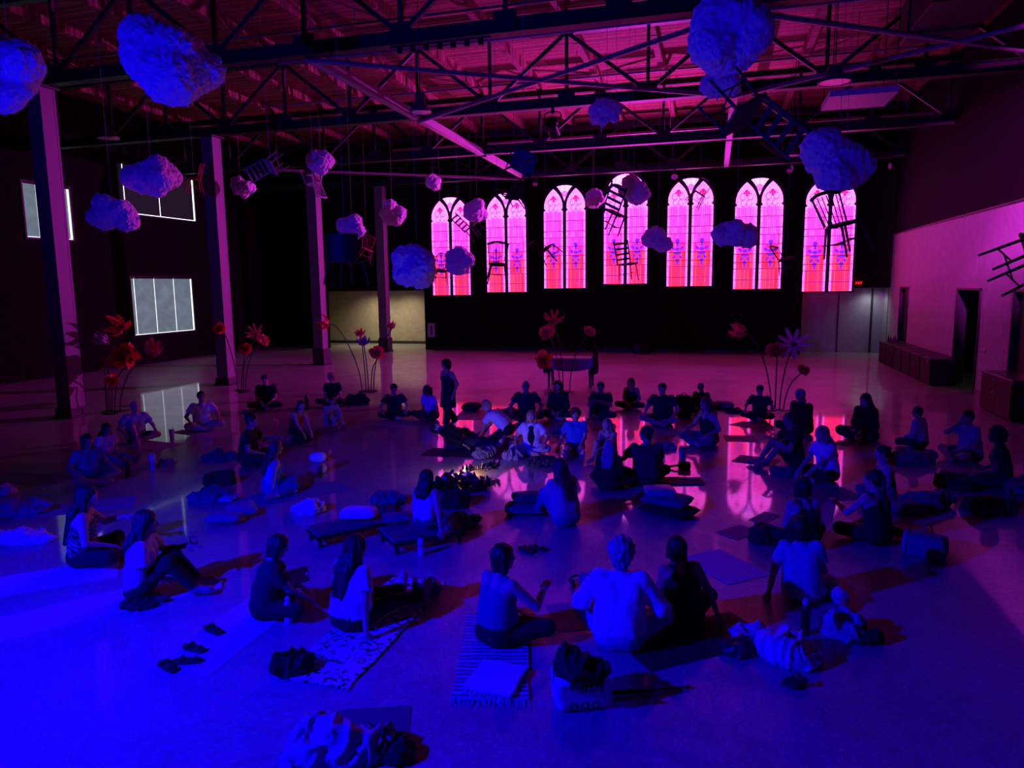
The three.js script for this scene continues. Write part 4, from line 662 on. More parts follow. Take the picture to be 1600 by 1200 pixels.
// o: legs, arms, lean, side, twist, look (head turn, degrees, + to own left), nod, male, build, skin, top [kind, colour], bottom [kind, colour], hair [kind, colour], fine, turn
function person(label, [px, pz, scale], turn, o) {
  const seed = ++personSeed, ph = seed * 3.7, k = skeleton(o), w = k.w, cell = o.fine ? 0.0115 : 0.016;
  const g = thing('person', label, 'person', [px, o.lift ?? 0.008, pz], R(turn)); g.scale.setScalar(scale);
  const rt = k.rt, hipW = 0.082;
  const Hp = [1, -1].map(s => [s * 0.088, k.hy, 0]);
  const tor = (grow, top) => {   // torso, shared by body and shirt
    const f = []; for (const s of [1, -1]) {
      const low = [s * 0.062, k.H[1] + 0.01, k.H[2] - 0.012], mid = add(k.S1, rt, s * 0.055), chest = add(k.S2, rt, s * 0.078);
      f.push({ a: low, b: mid, r: 0.112 * w + grow, r2: 0.098 * w + grow, k: 0.07 }, { a: mid, b: chest, r: 0.098 * w + grow, r2: 0.101 * (0.7 + 0.3 * w) + grow, k: 0.07 });
      if (!o.male) f.push({ c: add(add(chest, k.fw, 0.075), k.up, 0.0), e: [0.058 + grow, 0.06 + grow, 0.05 + grow], k: 0.045 });
      f.push({ a: chest, b: add(k.Sh[s > 0 ? 0 : 1], rt, -s * 0.02), r: 0.088 + grow, r2: 0.058 + grow * 0.8, k: 0.05 });
    }
    if (w > 1.12) f.push({ c: add(add(k.H, k.up, 0.13), k.fw, 0.06), e: [0.14 * w, 0.12 * w, 0.09 * w + grow], k: 0.06 });
    f.push({ a: k.N, b: add(k.N, k.up, -0.03), r: 0.06 + grow * 0.6, k: 0.05 }); return f;
  };
  const thigh = (s, g2) => ({ a: Hp[s], b: k.K[s], r: 0.088 * (0.6 + 0.4 * w) + g2, r2: 0.060 * (0.75 + 0.25 * w) + g2, k: 0.035 });
  const shin = (s, g2, cut) => ({ a: k.K[s], b: k.A[s], r: 0.058 * (0.8 + 0.2 * w) + g2, r2: 0.038 + g2, k: 0.03, cut });
  const body = tor(0, 0);
  for (const s of [0, 1]) {
    const { e, h } = k.arms[s];
    body.push(thigh(s, 0), shin(s, 0), { a: mix(k.K[s], k.A[s], 0.1), b: mix(k.K[s], k.A[s], 0.55), r: 0.05, r2: 0.046, k: 0.02 });
    const heel = add(k.A[s], nrm(sub(k.T[s], k.A[s])), -0.035), ball = mix(k.A[s], k.T[s], 0.72); heel[1] = Math.max(0.03, heel[1] - 0.025); body.push({ a: heel, b: ball, r: 0.034, r2: 0.036, k: 0.03 }, { a: ball, b: k.T[s], r: 0.036, r2: 0.024, k: 0.02 }, { a: k.A[s], b: ball, r: 0.036, r2: 0.034, k: 0.03 });
    body.push({ a: k.Sh[s], b: e, r: 0.049 * (0.75 + 0.25 * w), r2: 0.040 * (0.8 + 0.2 * w), k: 0.02 }, { a: e, b: h, r: 0.039 * (0.85 + 0.15 * w), r2: 0.026, k: 0.015 });
  }
  const parts = [meshField(body, cell, { color: () => [1, 1, 1] })];
  // head: turned and nodded toward what the person looks at
  const tw = Math.atan2(k.fw[0], k.fw[2]) + k.hyaw, hq = new THREE.Matrix4().makeRotationFromEuler(new THREE.Euler(k.hp, tw, R(o.tilt ?? 0), 'YXZ')); hq.setPosition(...k.HC);
  if (o.legs === 'lying') { hq.makeRotationFromEuler(new THREE.Euler(-1.2, 0, 0)); hq.setPosition(...add(k.N, k.up, 0.13)); }
  parts.push(getHead(!!o.male, o.fine ? 0.0055 : 0.008).clone().applyMatrix4(hq));
  for (const s of [0, 1]) {
    const { e, h } = k.arms[s], y = nrm(sub(h, e)); let n = nrm(add([0, -1, 0], k.fw, o.arms === 'talk' || o.arms === 'talkL' || o.arms === 'cup' ? 0.2 : 0.1)); if (Math.abs(dot(n, y)) > 0.93) n = [0, -0.3, 1]; n = nrm(sub(n, y.map(c => c * dot(n, y))));
    const x = cross(y, n), m = basisMatrix(s ? x.map(c => -c) : x, y, n, h); const hg = getHand(o.grip && s === 1 ? 0.85 : 0.38, o.fine ? 0.0042 : 0.006).clone().applyMatrix4(m);
    if (s) { const ix = hg.index.array; const cp = new (ix.constructor)(ix.length); for (let i = 0; i < ix.length; i += 3) { cp[i] = ix[i]; cp[i + 1] = ix[i + 2]; cp[i + 2] = ix[i + 1]; } hg.setIndex(new THREE.BufferAttribute(cp, 1)); }
    parts.push(hg);
  }
  const skin = mat(o.skin ?? [0.50, 0.29, 0.2], 0.6, { vertexColors: true });
  part(g, 'body', mergeGeometries(parts), skin);
  // trousers, shorts, skirt
  const [bk, bc] = o.bottom ?? ['pants', [0.02, 0.02, 0.025]], bmat = Array.isArray(bc) ? cloth(bc) : bc;
  const bot = []; for (const s of [1, -1]) bot.push({ a: [s * 0.06, k.H[1] + 0.01, k.H[2] - 0.012], b: add(k.S1, rt, s * 0.05).map((c, i) => i === 1 ? c - 0.02 : c), r: 0.122 * w, r2: 0.105 * w, k: 0.06, cut: true });
  for (const s of [0, 1]) {
    if (bk === 'shorts') bot.push({ a: Hp[s], b: mix(Hp[s], k.K[s], 0.72), r: 0.105 * (0.6 + 0.4 * w), r2: 0.09, k: 0.03, cut: true });
    else { bot.push({ ...thigh(s, bk === 'wide' ? 0.024 : 0.012) }, { ...shin(s, bk === 'wide' ? 0.034 : 0.012, true), b: mix(k.K[s], k.A[s], 0.94) }); if (bk === 'wide') bot.push({ a: k.K[s], b: mix(k.K[s], k.A[s], 0.9), r: 0.075, r2: 0.085, k: 0.03, cut: true }); }
  }
  if (bk === 'skirt') bot.push({ a: k.H, b: mix(k.K[0], k.K[1], 0.5), r: 0.16, r2: 0.14, k: 0.08 }, { a: k.K[0], b: k.K[1], r: 0.085, k: 0.06 }, { a: mix(k.K[0], k.K[1], 0.5), b: mix(k.A[0], k.A[1], 0.5), r: 0.12, r2: 0.09, k: 0.08 });
  if (o.legs === 'stride') bot.push({ a: [0, 0.95, 0], b: [0, 0.5, 0.02], r: 0.15, r2: 0.2, k: 0.05, cut: true });
  part(g, bk === 'skirt' ? 'skirt' : bk === 'shorts' ? 'shorts' : 'trousers', meshField(bot, cell, { warp: folds(ph + 5, 0.007), planes: [[[0, 0.006, 0], [0, -1, 0]]] }), bmat);
  // top
  const [tk, tc] = o.top, tmat = Array.isArray(tc) ? cloth(tc) : tc, grow = tk === 'tank' ? 0.007 : tk === 'sweat' ? 0.022 : 0.014;
  let shirt = tor(grow);
  const neck = [add(k.N, k.up, tk === 'tank' ? 0.02 : 0.02), nrm(add(k.up, k.fw, tk === 'tank' ? 0 : -0.15))], hem = [add(k.H, k.up, tk === 'crop' ? 0.14 : 0.015), k.up.map(c => -c)];
  const planes = [];
  if (tk === 'tank') {
    shirt = shirt.filter(p => p.r2 !== 0.058 + grow * 0.8); for (const s of [1, -1]) { const sh = add(add(k.N, rt, s * 0.085), k.up, -0.005); shirt.push({ a: add(add(k.S2, rt, s * 0.075), k.fw, 0.085), b: sh, r: 0.020, k: 0.02 }, { a: add(add(k.S2, rt, s * 0.07), k.fw, -0.085), b: sh, r: 0.020, k: 0.02 }); }
    shirt.push({ c: add(add(k.N, k.fw, 0.10), k.up, -0.01), e: [0.062, 0.10, 0.08], k: 0.02, sub: true }, { c: add(add(k.N, k.fw, -0.11), k.up, 0.0), e: [0.058, 0.10, 0.07], k: 0.02, sub: true });
    shirt.push({ plane: neck }, { plane: hem });
  } else { shirt.push({ plane: neck }); if (o.legs !== 'stride') shirt.push({ plane: hem }); for (const s of [0, 1]) {
    const { e, h } = k.arms[s]; const ag = grow + 0.012;
    if (tk === 'long' || tk === 'sweat' || tk === 'jacket') shirt.push({ a: k.Sh[s], b: e, r: 0.040 + ag, r2: 0.044 + ag, k: 0.03 }, { a: e, b: mix(e, h, 0.96), r: 0.044 + ag, r2: 0.034 + ag * 0.7, k: 0.02, cut: true });
    else shirt.push({ a: k.Sh[s], b: mix(k.Sh[s], e, 0.62), r: 0.040 + ag, r2: 0.054 + ag, k: 0.03, cut: true });
  } }
  const sg = meshField(shirt, cell, { warp: folds(ph, tk === 'tank' ? 0.004 : tk === 'sweat' ? 0.014 : 0.011), planes });
  const sm = part(g, tk === 'tank' ? 'tank_top' : tk === 'sweat' ? 'sweatshirt' : tk === 'long' ? 'long_sleeved_shirt' : tk === 'open' ? 'open_shirt' : 'shirt', sg, tmat);
  if (tk === 'open') part(g, 'undershirt', meshField([{ c: add(add(mix(k.S1, k.S2, 0.5), k.fw, 0.122 * w), k.up, -0.01), e: [0.075, 0.2, 0.05], k: 0.02 }, { c: add(add(k.N, k.fw, 0.075), k.up, -0.07), e: [0.06, 0.06, 0.05], k: 0.02 }], cell, { planes: [[add(k.N, k.up, 0.0), k.up]] }), cloth([0.012, 0.012, 0.015]));
  // hair
  const [hk, hc] = o.hair ?? ['short', [0.03, 0.02, 0.015]];
  if (hk !== 'bald') {
    const toW = p => V(...p).applyMatrix4(hq).toArray(), hf = [];
    const cap = (g2, yb) => { hf.push({ c: toW([0, 0.034, -0.016]), e: [0.088 + g2, 0.094 + g2, 0.100 + g2], k: 0.01 }, { a: toW([0, 0.01, -0.05]), b: toW([0, yb, -0.055]), r: 0.062 + g2, r2: 0.05 + g2, k: 0.03 }); };
    const carve = [{ c: toW([0, -0.045, 0.115]), e: [0.078, 0.085, 0.085], k: 0.012, sub: true }, { c: toW([0, 0.02, 0.125]), e: [0.05, 0.045, 0.05], k: 0.02, sub: true }];
    const back = (d, x) => { const q = add(add(add(k.N, k.up, -d), rt, x), k.fw, -(0.095 + 0.05 * Math.min(1, d / 0.18)) * (0.75 + 0.25 * w)); return q; };
    if (hk === 'short' || hk === 'cap') cap(0, -0.045); else if (hk === 'curly') cap(0.022, -0.06); else if (hk === 'bob') { cap(0.006, -0.09); for (const s of [-1, 1]) hf.push({ a: toW([s * 0.078, 0.02, -0.015]), b: toW([s * 0.078, -0.10, -0.015]), r: 0.03, r2: 0.034, k: 0.03 }); }
    else if (hk === 'bun') { cap(0.003, -0.04); hf.push({ c: toW([0, o.highBun ? 0.13 : 0.06, -0.10]), e: [0.045, 0.045, 0.045], k: 0.015 }); }
    else if (hk === 'pony') { cap(0.002, -0.04); hf.push({ c: toW([0, 0.04, -0.115]), e: [0.03, 0.03, 0.03], k: 0.015 }, { a: toW([0, 0.03, -0.13]), b: back(0.02, 0), r: 0.03, r2: 0.032, k: 0.02 }, { a: back(0.02, 0), b: back(0.2, 0), r: 0.032, r2: 0.014, k: 0.02 }); }
    else if (hk === 'long') { const L = o.hairLen ?? 0.22; cap(0.008, -0.09); for (const x of [-0.055, 0, 0.055]) hf.push({ a: toW([x, -0.02, -0.055]), b: back(0.04, x * 1.2), r: 0.045, r2: 0.045, k: 0.03 }, { a: back(0.04, x * 1.2), b: back(L, x), r: 0.045, r2: 0.024, k: 0.03 }); for (const s of [-1, 1]) hf.push({ a: toW([s * 0.08, 0.02, -0.012]), b: add(add(add(k.N, rt, s * 0.09), k.up, -0.03), k.fw, 0.0), r: 0.03, r2: 0.03, k: 0.03 }); }
    hf.push(...carve);
    const fu = hk === 'curly' ? (x, y, z) => 0.022 * nz(x * 34, y * 34, z * 34) : (x, y, z) => 0.0075 * nz(Math.atan2(x - k.HC[0], z - k.HC[2]) * 9 + ph, y * 5, 2.2) + 0.006 * nz(x * 42, y * 8, z * 42);
    const gh = meshField(hf, o.fine ? 0.0075 : 0.011, { warp: fu, pad: 0.025 });
    part(g, 'hair', gh, mat(hc, 0.55));
    if (hk === 'cap') { const c = part(g, 'baseball_cap', [new THREE.SphereGeometry(0.104, 20, 10, 0, 6.283, 0, 1.5).scale(0.93, 1, 1.05).translate(0, 0.035, -0.012), cyl(0.075, 0.075, 0.008, 20).scale(1, 1, 1.1).translate(0, 0.045, 0.085)], cloth(o.capColor ?? [0.02, 0.02, 0.025])); c.applyMatrix4(hq); }
  } else if (o.beard !== false && o.fringe) { }
  g.updateMatrix(); hands.set(g, k.arms.map(({ e, h }) => V(...add(h, nrm(sub(h, e)), 0.085)).applyMatrix4(g.matrix)));
  return g;
}
const hands = new Map();   // where each person's hands are, for what they hold

// ---------- PEOPLE TABLE ----------
const spots = canvasTexture(256, 256, (g, w, h) => { g.fillStyle = '#141419'; g.fillRect(0, 0, w, h); const r = rng(5); for (let i = 0; i < 60; i++) { const x = r() * w, y = r() * h, q = 5 + r() * 11; g.fillStyle = '#d8d8e0'; for (const [dx, dy] of [[0, 0], [w, 0], [-w, 0], [0, h], [0, -h]]) for (let p = 0; p < 5; p++) { g.beginPath(); g.ellipse(x + dx + Math.cos(p * 1.257) * q * 0.7, y + dy + Math.sin(p * 1.257) * q * 0.7, q * 0.5, q * 0.34, p * 1.257, 0, 7); g.fill(); } } });
const paisley = canvasTexture(256, 256, (g, w, h) => { g.fillStyle = '#c8c8d4'; g.fillRect(0, 0, w, h); const r = rng(9); g.strokeStyle = '#1b1b26'; for (let i = 0; i < 46; i++) { g.lineWidth = 4 + r() * 5; const x = r() * w, y = r() * h, q = 7 + r() * 14; for (const [dx, dy] of [[0, 0], [w, 0], [-w, 0], [0, h], [0, -h]]) { g.beginPath(); g.arc(x + dx, y + dy, q, r() * 6, 4 + r() * 2); g.stroke(); } } });
const dots = canvasTexture(128, 128, (g, w, h) => { g.fillStyle = '#20202c'; g.fillRect(0, 0, w, h); g.fillStyle = '#a8a8bc'; for (let y = 0; y < 6; y++) for (let x = 0; x < 6; x++) { g.beginPath(); g.ellipse((x + (y % 2) * 0.5 + 0.25) * w / 6, (y + 0.5) * h / 6, 7, 4, 0.7, 0, 7); g.fill(); } });
const pinstripe = canvasTexture(128, 128, (g, w, h) => { g.fillStyle = '#77777f'; g.fillRect(0, 0, w, h); g.fillStyle = '#34343c'; for (let x = 0; x < 8; x++) g.fillRect(x * w / 8, 0, 5, h); });
spots.repeat.set(2.2, 2.2); paisley.repeat.set(1.6, 1.6); dots.repeat.set(1.5, 1.5);
const FLORAL = mat([1, 1, 1], 0.9, { map: spots }), PAISLEY = mat([1, 1, 1], 0.9, { map: paisley }), DOTTED = mat([1, 1, 1], 0.9, { map: dots }), STRIPED = mat([1, 1, 1], 0.9, { map: pinstripe });
const INK = [0.012, 0.012, 0.015], COAL = [0.03, 0.03, 0.036], WHITE = [0.72, 0.72, 0.74], PALE = [0.42, 0.44, 0.5], SKY = [0.30, 0.40, 0.62], ROYAL = [0.04, 0.11, 0.55], NAVY = [0.03, 0.06, 0.16], MAUVE = [0.45, 0.22, 0.36], MAROON = [0.12, 0.02, 0.035], SLATE = [0.2, 0.24, 0.34];
const BRUNET = [0.025, 0.014, 0.009], RAVEN = [0.008, 0.007, 0.008], BLOND = [0.42, 0.28, 0.13], GREYH = [0.35, 0.33, 0.32], AUBURN = [0.16, 0.05, 0.025];
const FAIR = [0.60, 0.37, 0.27], TAN = [0.44, 0.25, 0.16], BROWN = [0.2, 0.1, 0.06];
// far side of the circle
person('person in a light blue shirt and shorts on the mat by the flower cluster', [-12.138, -12.486, 1.021], 62, { legs: 'oneup', arms: 'knees', male: true, build: 1.15, top: ['tee', SKY], bottom: ['shorts', COAL], hair: ['short', GREYH], skin: FAIR });
person('person in a white shirt and pale trousers sitting on a mat before the window reflection', [-11.603, -13.962, 1.049], 48, { legs: 'cross', arms: 'knees', male: true, build: 1.1, top: ['tee', WHITE], bottom: ['pants', PALE], hair: ['short', BRUNET], skin: TAN });
person('person in a dark shirt with tied-up hair sitting cross-legged beyond the second column', [-11.79, -16.802, 1.095], 25, { legs: 'cross', arms: 'lap', male: true, build: 1.1, top: ['tee', INK], hair: ['bun', BRUNET], skin: FAIR });
person('person in a red cropped top and black leggings kneeling and leaning on their hands', [-8.649, -13.259, 0.88], 78, { legs: 'kneel', arms: 'front', lean: 24, look: -20, top: ['tank', [0.55, 0.03, 0.02]], hair: ['pony', BRUNET], skin: FAIR });
person('person in a pale long-sleeved shirt with bent knees beside the red top', [-8.749, -14.892, 0.86], 60, { legs: 'kneesup', arms: 'hug', lean: 14, top: ['long', PALE], bottom: ['pants', PALE], hair: ['short', BRUNET], skin: TAN });
person('person in a black shirt with curly fair hair sitting behind the pale long-sleeved shirt', [-10.277, -17.758, 1.039], 10, { legs: 'cross', arms: 'lap', top: ['tee', INK], hair: ['curly', BLOND], skin: FAIR });
person('person in a dark shirt with a topknot sitting in front of the red cropped top', [-8.398, -11.266, 1.108], 110, { legs: 'cross', arms: 'talkL', male: true, build: 1.12, top: ['tee', INK], hair: ['bun', RAVEN], highBun: true, skin: TAN });
person('person in a bright blue top with long loose hair sitting on the blue mat', [-6.855, -9.737, 0.969], 140, { legs: 'side', arms: 'propR', side: -6, top: ['tank', [0.05, 0.22, 0.7]], bottom: ['skirt', [0.03, 0.06, 0.35]], hair: ['long', AUBURN], hairLen: 0.3, skin: FAIR });
person('person in a dark shirt and cap sitting cross-legged on a mat before the lobby light', [-7.717, -16.294, 0.99], 25, { legs: 'cross', arms: 'knees', male: true, top: ['tee', COAL], hair: ['cap', BRUNET], look: 20, skin: FAIR });
person('person in a white shirt with a ponytail sitting beside the one standing', [-6.702, -16.33, 1.013], -25, { legs: 'cross', arms: 'lap', lean: 16, look: -20, top: ['tee', WHITE], bottom: ['pants', INK], hair: ['pony', RAVEN], skin: BROWN });
person('standing person in a long black dress walking between the mats', [-5.915, -15.424, 0.977], -25, { legs: 'stride', arms: 'swing', lean: 3, look: -20, top: ['tank', INK], bottom: ['wide', INK], hair: ['curly', RAVEN], skin: TAN });
person('person in a white shirt kneeling and bending over the one lying down', [-4.094, -14.016, 1.021], -95, { legs: 'kneel', arms: 'reach', lean: 52, nod: 25, build: 1.1, top: ['tee', WHITE], bottom: ['pants', INK], hair: ['short', BLOND], skin: FAIR });
person('person in dark clothes lying on their back under a blanket', [...[-4.897, -13.473], 1], 96, { legs: 'lying', arms: 'rest', lean: -66, top: ['long', INK], bottom: ['pants', COAL], hair: ['short', BRUNET], skin: FAIR });
person('person in an open white shirt over black, sitting cross-legged', [-3.388, -13.408, 0.97], 5, { legs: 'cross', arms: 'knees', build: 1.15, top: ['open', WHITE], bottom: ['pants', PALE], hair: ['bob', BLOND], skin: FAIR });
person('person in a dark shirt with a shaved head sitting behind the open white shirt', [-4.369, -16.737, 1.12], 8, { legs: 'cross', arms: 'knees', male: true, build: 1.1, top: ['tee', COAL], bottom: ['pants', MAROON], hair: ['bald'], skin: TAN });
person('person in a dark top with chin-length hair sitting below the cloth-covered table', [-3.633, -17.155, 1.084], -4, { legs: 'cross', arms: 'lap', top: ['long', COAL], hair: ['bob', BRUNET], skin: FAIR });
person('person in a black printed shirt sitting with a knee raised, right of the table legs', [-2.605, -17.372, 1.043], -5, { legs: 'oneup', arms: 'shins', male: true, build: 1.1, top: ['tee', INK], bottom: ['pants', COAL], hair: ['short', BRUNET], skin: TAN });
person('person in a black tank top sitting hunched with crossed legs, farthest from the blue light', [-2.013, -18.916, 0.965], -8, { legs: 'cross', arms: 'lap', lean: 16, top: ['tank', INK], hair: ['bob', AUBURN], skin: FAIR });
person('large person in a dark shirt sitting upright between the black backpack and the tank top', [-1.074, -16.939, 1.12], -12, { legs: 'cross', arms: 'knees', male: true, build: 1.35, top: ['tee', COAL], bottom: ['shorts', INK], hair: ['short', BRUNET], skin: FAIR });
person('person in a black jacket and cap looking down beside the black backpack', [-0.218, -18.601, 0.868], -18, { legs: 'cross', arms: 'lap', nod: 22, male: true, top: ['long', INK], hair: ['cap', BRUNET], capColor: [0.25, 0.2, 0.2], skin: TAN });
person('person in a dark vest and striped trousers with long hair sitting on a folded mat', [-0.007, -14.926, 1.12], -48, { legs: 'cross', arms: 'knees', top: ['tank', INK], bottom: ['wide', STRIPED], hair: ['long', AUBURN], skin: FAIR });
// inner circle
person('person in a royal blue shirt with curly hair sitting and leaning on one hand', [-2.568, -13.649, 0.97], 8, { legs: 'out', arms: 'propR', lean: -8, build: 1.1, top: ['tee', ROYAL], bottom: ['shorts', COAL], hair: ['curly', AUBURN], skin: FAIR });
person('person in a tan vest with long fair hair beside the royal blue shirt', [-1.832, -13.222, 0.888], -22, { legs: 'kneesup', arms: 'hug', top: ['tank', [0.2, 0.11, 0.07]], bottom: ['shorts', COAL], hair: ['long', BLOND], skin: FAIR });
person('person in a black jacket with long grey hair seen from behind', [-1.56, -11.136, 0.913], 172, { legs: 'cross', arms: 'lap', build: 1.15, top: ['long', INK], bottom: ['pants', INK], hair: ['long', GREYH], hairLen: 0.2, skin: FAIR });
person('person in a maroon shirt with a bun seen from behind, beside the long grey hair', [-0.987, -11.576, 1.102], 196, { legs: 'cross', arms: 'talkL', look: 40, male: true, build: 1.2, top: ['tee', MAROON], bottom: ['pants', INK], hair: ['bun', RAVEN], skin: TAN });
person('person in a mauve shirt and blue jeans with long auburn hair, knees drawn up', [-1.891, -9.334, 1.042], -132, { legs: 'kneesup', arms: 'hug', lean: 12, build: 1.15, top: ['tee', MAUVE], bottom: ['pants', [0.05, 0.09, 0.3]], hair: ['long', AUBURN], hairLen: 0.26, skin: FAIR });
// right side
person('person in a dark shirt and cap sitting at the foot of the lavender paper flower', [1.161, -17.994, 0.947], -15, { legs: 'cross', arms: 'knees', male: true, top: ['tee', COAL], hair: ['cap', BRUNET], skin: FAIR });
person('person in a dark jacket with a pale collar looking down, right of the red poppies', [1.965, -16.471, 1.12], -50, { legs: 'cross', arms: 'lap', nod: 20, male: true, build: 1.2, top: ['long', INK], bottom: ['pants', INK], hair: ['short', GREYH], skin: TAN });
person('person in a black shirt and shorts with bare feet planted on a mat', [1.476, -13.436, 1.12], -72, { legs: 'kneesup', arms: 'shins', male: true, build: 1.1, top: ['tee', INK], bottom: ['shorts', INK], hair: ['short', BRUNET], skin: TAN });
person('person in a white shirt and black trousers with long fair hair on the right side', [1.933, -12.579, 1.056], -62, { legs: 'cross', arms: 'front', lean: 14, top: ['tee', WHITE], bottom: ['pants', INK], hair: ['long', BLOND], hairLen: 0.24, skin: FAIR });
person('person in black with long dark hair sitting before the last window reflection', [3.185, -16.136, 1.101], -45, { legs: 'cross', arms: 'lap', build: 1.15, top: ['long', INK], bottom: ['wide', INK], hair: ['long', RAVEN], hairLen: 0.2, skin: FAIR });
person('person in a grey shirt with short dark hair turned toward the windows', [4.035, -15.473, 0.938], -125, { legs: 'cross', arms: 'lap', male: true, top: ['long', [0.34, 0.34, 0.4]], bottom: ['pants', COAL], hair: ['short', RAVEN], skin: TAN });
const cupHolder = person('person in a slate blue shirt lifting a cup to their mouth', [4.625, -14.543, 1.073], -78, { legs: 'cross', arms: 'cup', grip: true, male: true, build: 1.2, top: ['tee', SLATE], bottom: ['shorts', COAL], hair: ['short', RAVEN], skin: TAN });
person('person in a black shirt with thick round hair at the edge of the right group', [4.504, -12.715, 1.101], -110, { legs: 'cross', arms: 'lap', top: ['tee', INK], bottom: ['pants', COAL], hair: ['curly', RAVEN], skin: BROWN });
person('person in a slate vest sitting beside the thick round hair', [4.822, -12.291, 0.977], -95, { legs: 'cross', arms: 'lap', top: ['tee', SLATE], bottom: ['pants', NAVY], hair: ['bob', BRUNET], skin: TAN });
person('person in a mauve vest with pinned-up hair sitting sideways on the right', [2.595, -11.559, 0.958], -82, { legs: 'side', arms: 'propR', top: ['tank', [0.16, 0.09, 0.2]], bottom: ['pants', NAVY], hair: ['bun', BRUNET], skin: FAIR });
person('person in a black tank top with a dark ponytail leaning on a straight arm', [2.072, -9.547, 1.063], -138, { legs: 'side', arms: 'talkL', look: 15, fine: true, top: ['tank', INK], bottom: ['pants', INK], hair: ['pony', RAVEN], skin: FAIR });
person('person in a thin-strapped black top with a dark bob, beside two small reddish mats', [1.165, -9.142, 1.003], -160, { legs: 'cross', arms: 'lap', fine: true, top: ['tank', INK], bottom: ['pants', INK], hair: ['bob', RAVEN], skin: FAIR });
person('person in a faded blue shirt and patterned trousers leaning on one arm', [0.97, -7.626, 0.96], 172, { legs: 'side', arms: 'prop', side: 5, fine: true, build: 1.2, top: ['tee', [0.2, 0.26, 0.5]], bottom: ['wide', PAISLEY], hair: ['bob', BRUNET], skin: FAIR });
// left side
person('person in a sleeveless white top and dotted trousers sitting on the low cot', [-3.547, -8.262, 0.876], 168, { legs: 'side', arms: 'propR', lift: 0.165, fine: true, top: ['tank', [0.5, 0.5, 0.56]], bottom: ['wide', DOTTED], hair: ['long', RAVEN], hairLen: 0.12, skin: FAIR });
person('person in a deep blue shirt with a dark bob beside the black bottle', [-10.31, -9.468, 0.998], 78, { legs: 'cross', arms: 'knees', build: 1.15, top: ['tee', [0.06, 0.09, 0.38]], bottom: ['shorts', NAVY], hair: ['bob', RAVEN], skin: TAN });
person('person in a white shirt with long black hair sitting behind the deep blue shirt', [-11.28, -10.808, 0.877], 82, { legs: 'out', arms: 'lap', lean: 12, top: ['tee', WHITE], bottom: ['pants', SLATE], hair: ['long', RAVEN], hairLen: 0.2, skin: TAN });
person('person in a black and white floral top with very long black hair', [-7.302, -6.532, 1.115], 128, { legs: 'cross', arms: 'talkL', fine: true, build: 1.1, top: ['tank', FLORAL], bottom: ['pants', INK], hair: ['long', RAVEN], hairLen: 0.36, skin: FAIR });
const glassHolder = person('person in a loose white shirt and black trousers holding a glass, knees up', [-5.873, -5.917, 1.09], 122, { legs: 'kneesup', arms: 'talkL', fine: true, top: ['tee', WHITE], bottom: ['pants', INK], hair: ['long', BRUNET], hairLen: 0.14, skin: TAN });
person('person in a black shirt with a short bob looking down at a notebook', [-4.313, -5.895, 0.949], 128, { legs: 'cross', arms: 'front', lean: 16, nod: 18, fine: true, build: 1.15, top: ['tee', [0.02, 0.022, 0.03]], bottom: ['pants', INK], hair: ['bob', BRUNET], skin: FAIR });
person('person in a white ribbed top with long fair-tipped hair on the spotted blanket', [-3.341, -5.888, 1.03], 156, { legs: 'out', arms: 'propR', look: -10, fine: true, build: 1.2, top: ['tee', WHITE], bottom: ['pants', INK], hair: ['long', BRUNET], hairLen: 0.28, skin: FAIR });
person('person in a sleeveless navy top with a dark bob on the striped blanket', [-1.871, -5.952, 1.045], 150, { legs: 'cross', arms: 'talk', look: -25, fine: true, build: 1.15, top: ['tank', [0.05, 0.09, 0.22]], bottom: ['pants', INK], hair: ['bob', BRUNET], skin: FAIR });
person('person in a white sweatshirt and pale jeans with short light hair', [-0.749, -6.166, 1.119], 182, { legs: 'cross', arms: 'knees', fine: true, build: 1.18, top: ['sweat', WHITE], bottom: ['pants', [0.3, 0.35, 0.5]], hair: ['curly', GREYH], skin: FAIR });
person('person in a black tank top turning toward the white sweatshirt', [-0.201, -6.797, 0.954], -165, { legs: 'cross', arms: 'propR', look: -35, side: 6, fine: true, build: 1.2, top: ['tank', INK], bottom: ['pants', INK], hair: ['bob', BRUNET], skin: TAN });

// ---------- mats, blankets, cushions and belongings on the floor ----------
function sheetGeo(L, W, th, wave, seed, seg = [40, 16]) {   // thin closed slab along z, gently wavy
  const g = new THREE.BoxGeometry(W, th, L, seg[1], 1, seg[0]), p = g.attributes.position;
  for (let i = 0; i < p.count; i++) { const x = p.getX(i), z = p.getZ(i), e = wave * (0.5 + fbm(x * 3 + seed, seed, z * 3, 2)) + wave * 0.6 * Math.abs(nz(x * 7 + seed, 3, z * 6)); p.setY(i, p.getY(i) + th / 2 + Math.max(0, e)); p.setX(i, x + wave * 1.6 * nz(z * 4, seed, 1) * Math.sign(x)); }
  g.computeVertexNormals(); return g;
}
const matBump = dataTexture(128, 128, (u, v) => 0.5 + 0.4 * Math.sin(u * 6.283 * 24) * Math.sin(v * 6.283 * 24));
function yogaMat(label, [x0, z0], [x1, z1], color, W = 0.64, curl = 0) {
  const L = Math.hypot(x1 - x0, z1 - z0), g = thing('yoga_mat', label, 'mat', [(x0 + x1) / 2, 0, (z0 + z1) / 2], Math.atan2(x1 - x0, z1 - z0));
  const geo = new RoundedBoxGeometry(W, 0.006, L, 2, 0.0028).translate(0, 0.0035, 0);
  part(g, 'foam_sheet', planarUV(geo, 0.5), mat(color, 0.75, { bumpMap: matBump, bumpScale: 0.0012 }));
  if (curl) part(g, 'rolled_end', new THREE.CylinderGeometry(0.035, 0.035, W, 14).rotateZ(Math.PI / 2).translate(0, 0.038, -L / 2 + 0.03), mat(color, 0.75));
  return g;
}
const at3 = ([x, z], y) => [x, y, z];
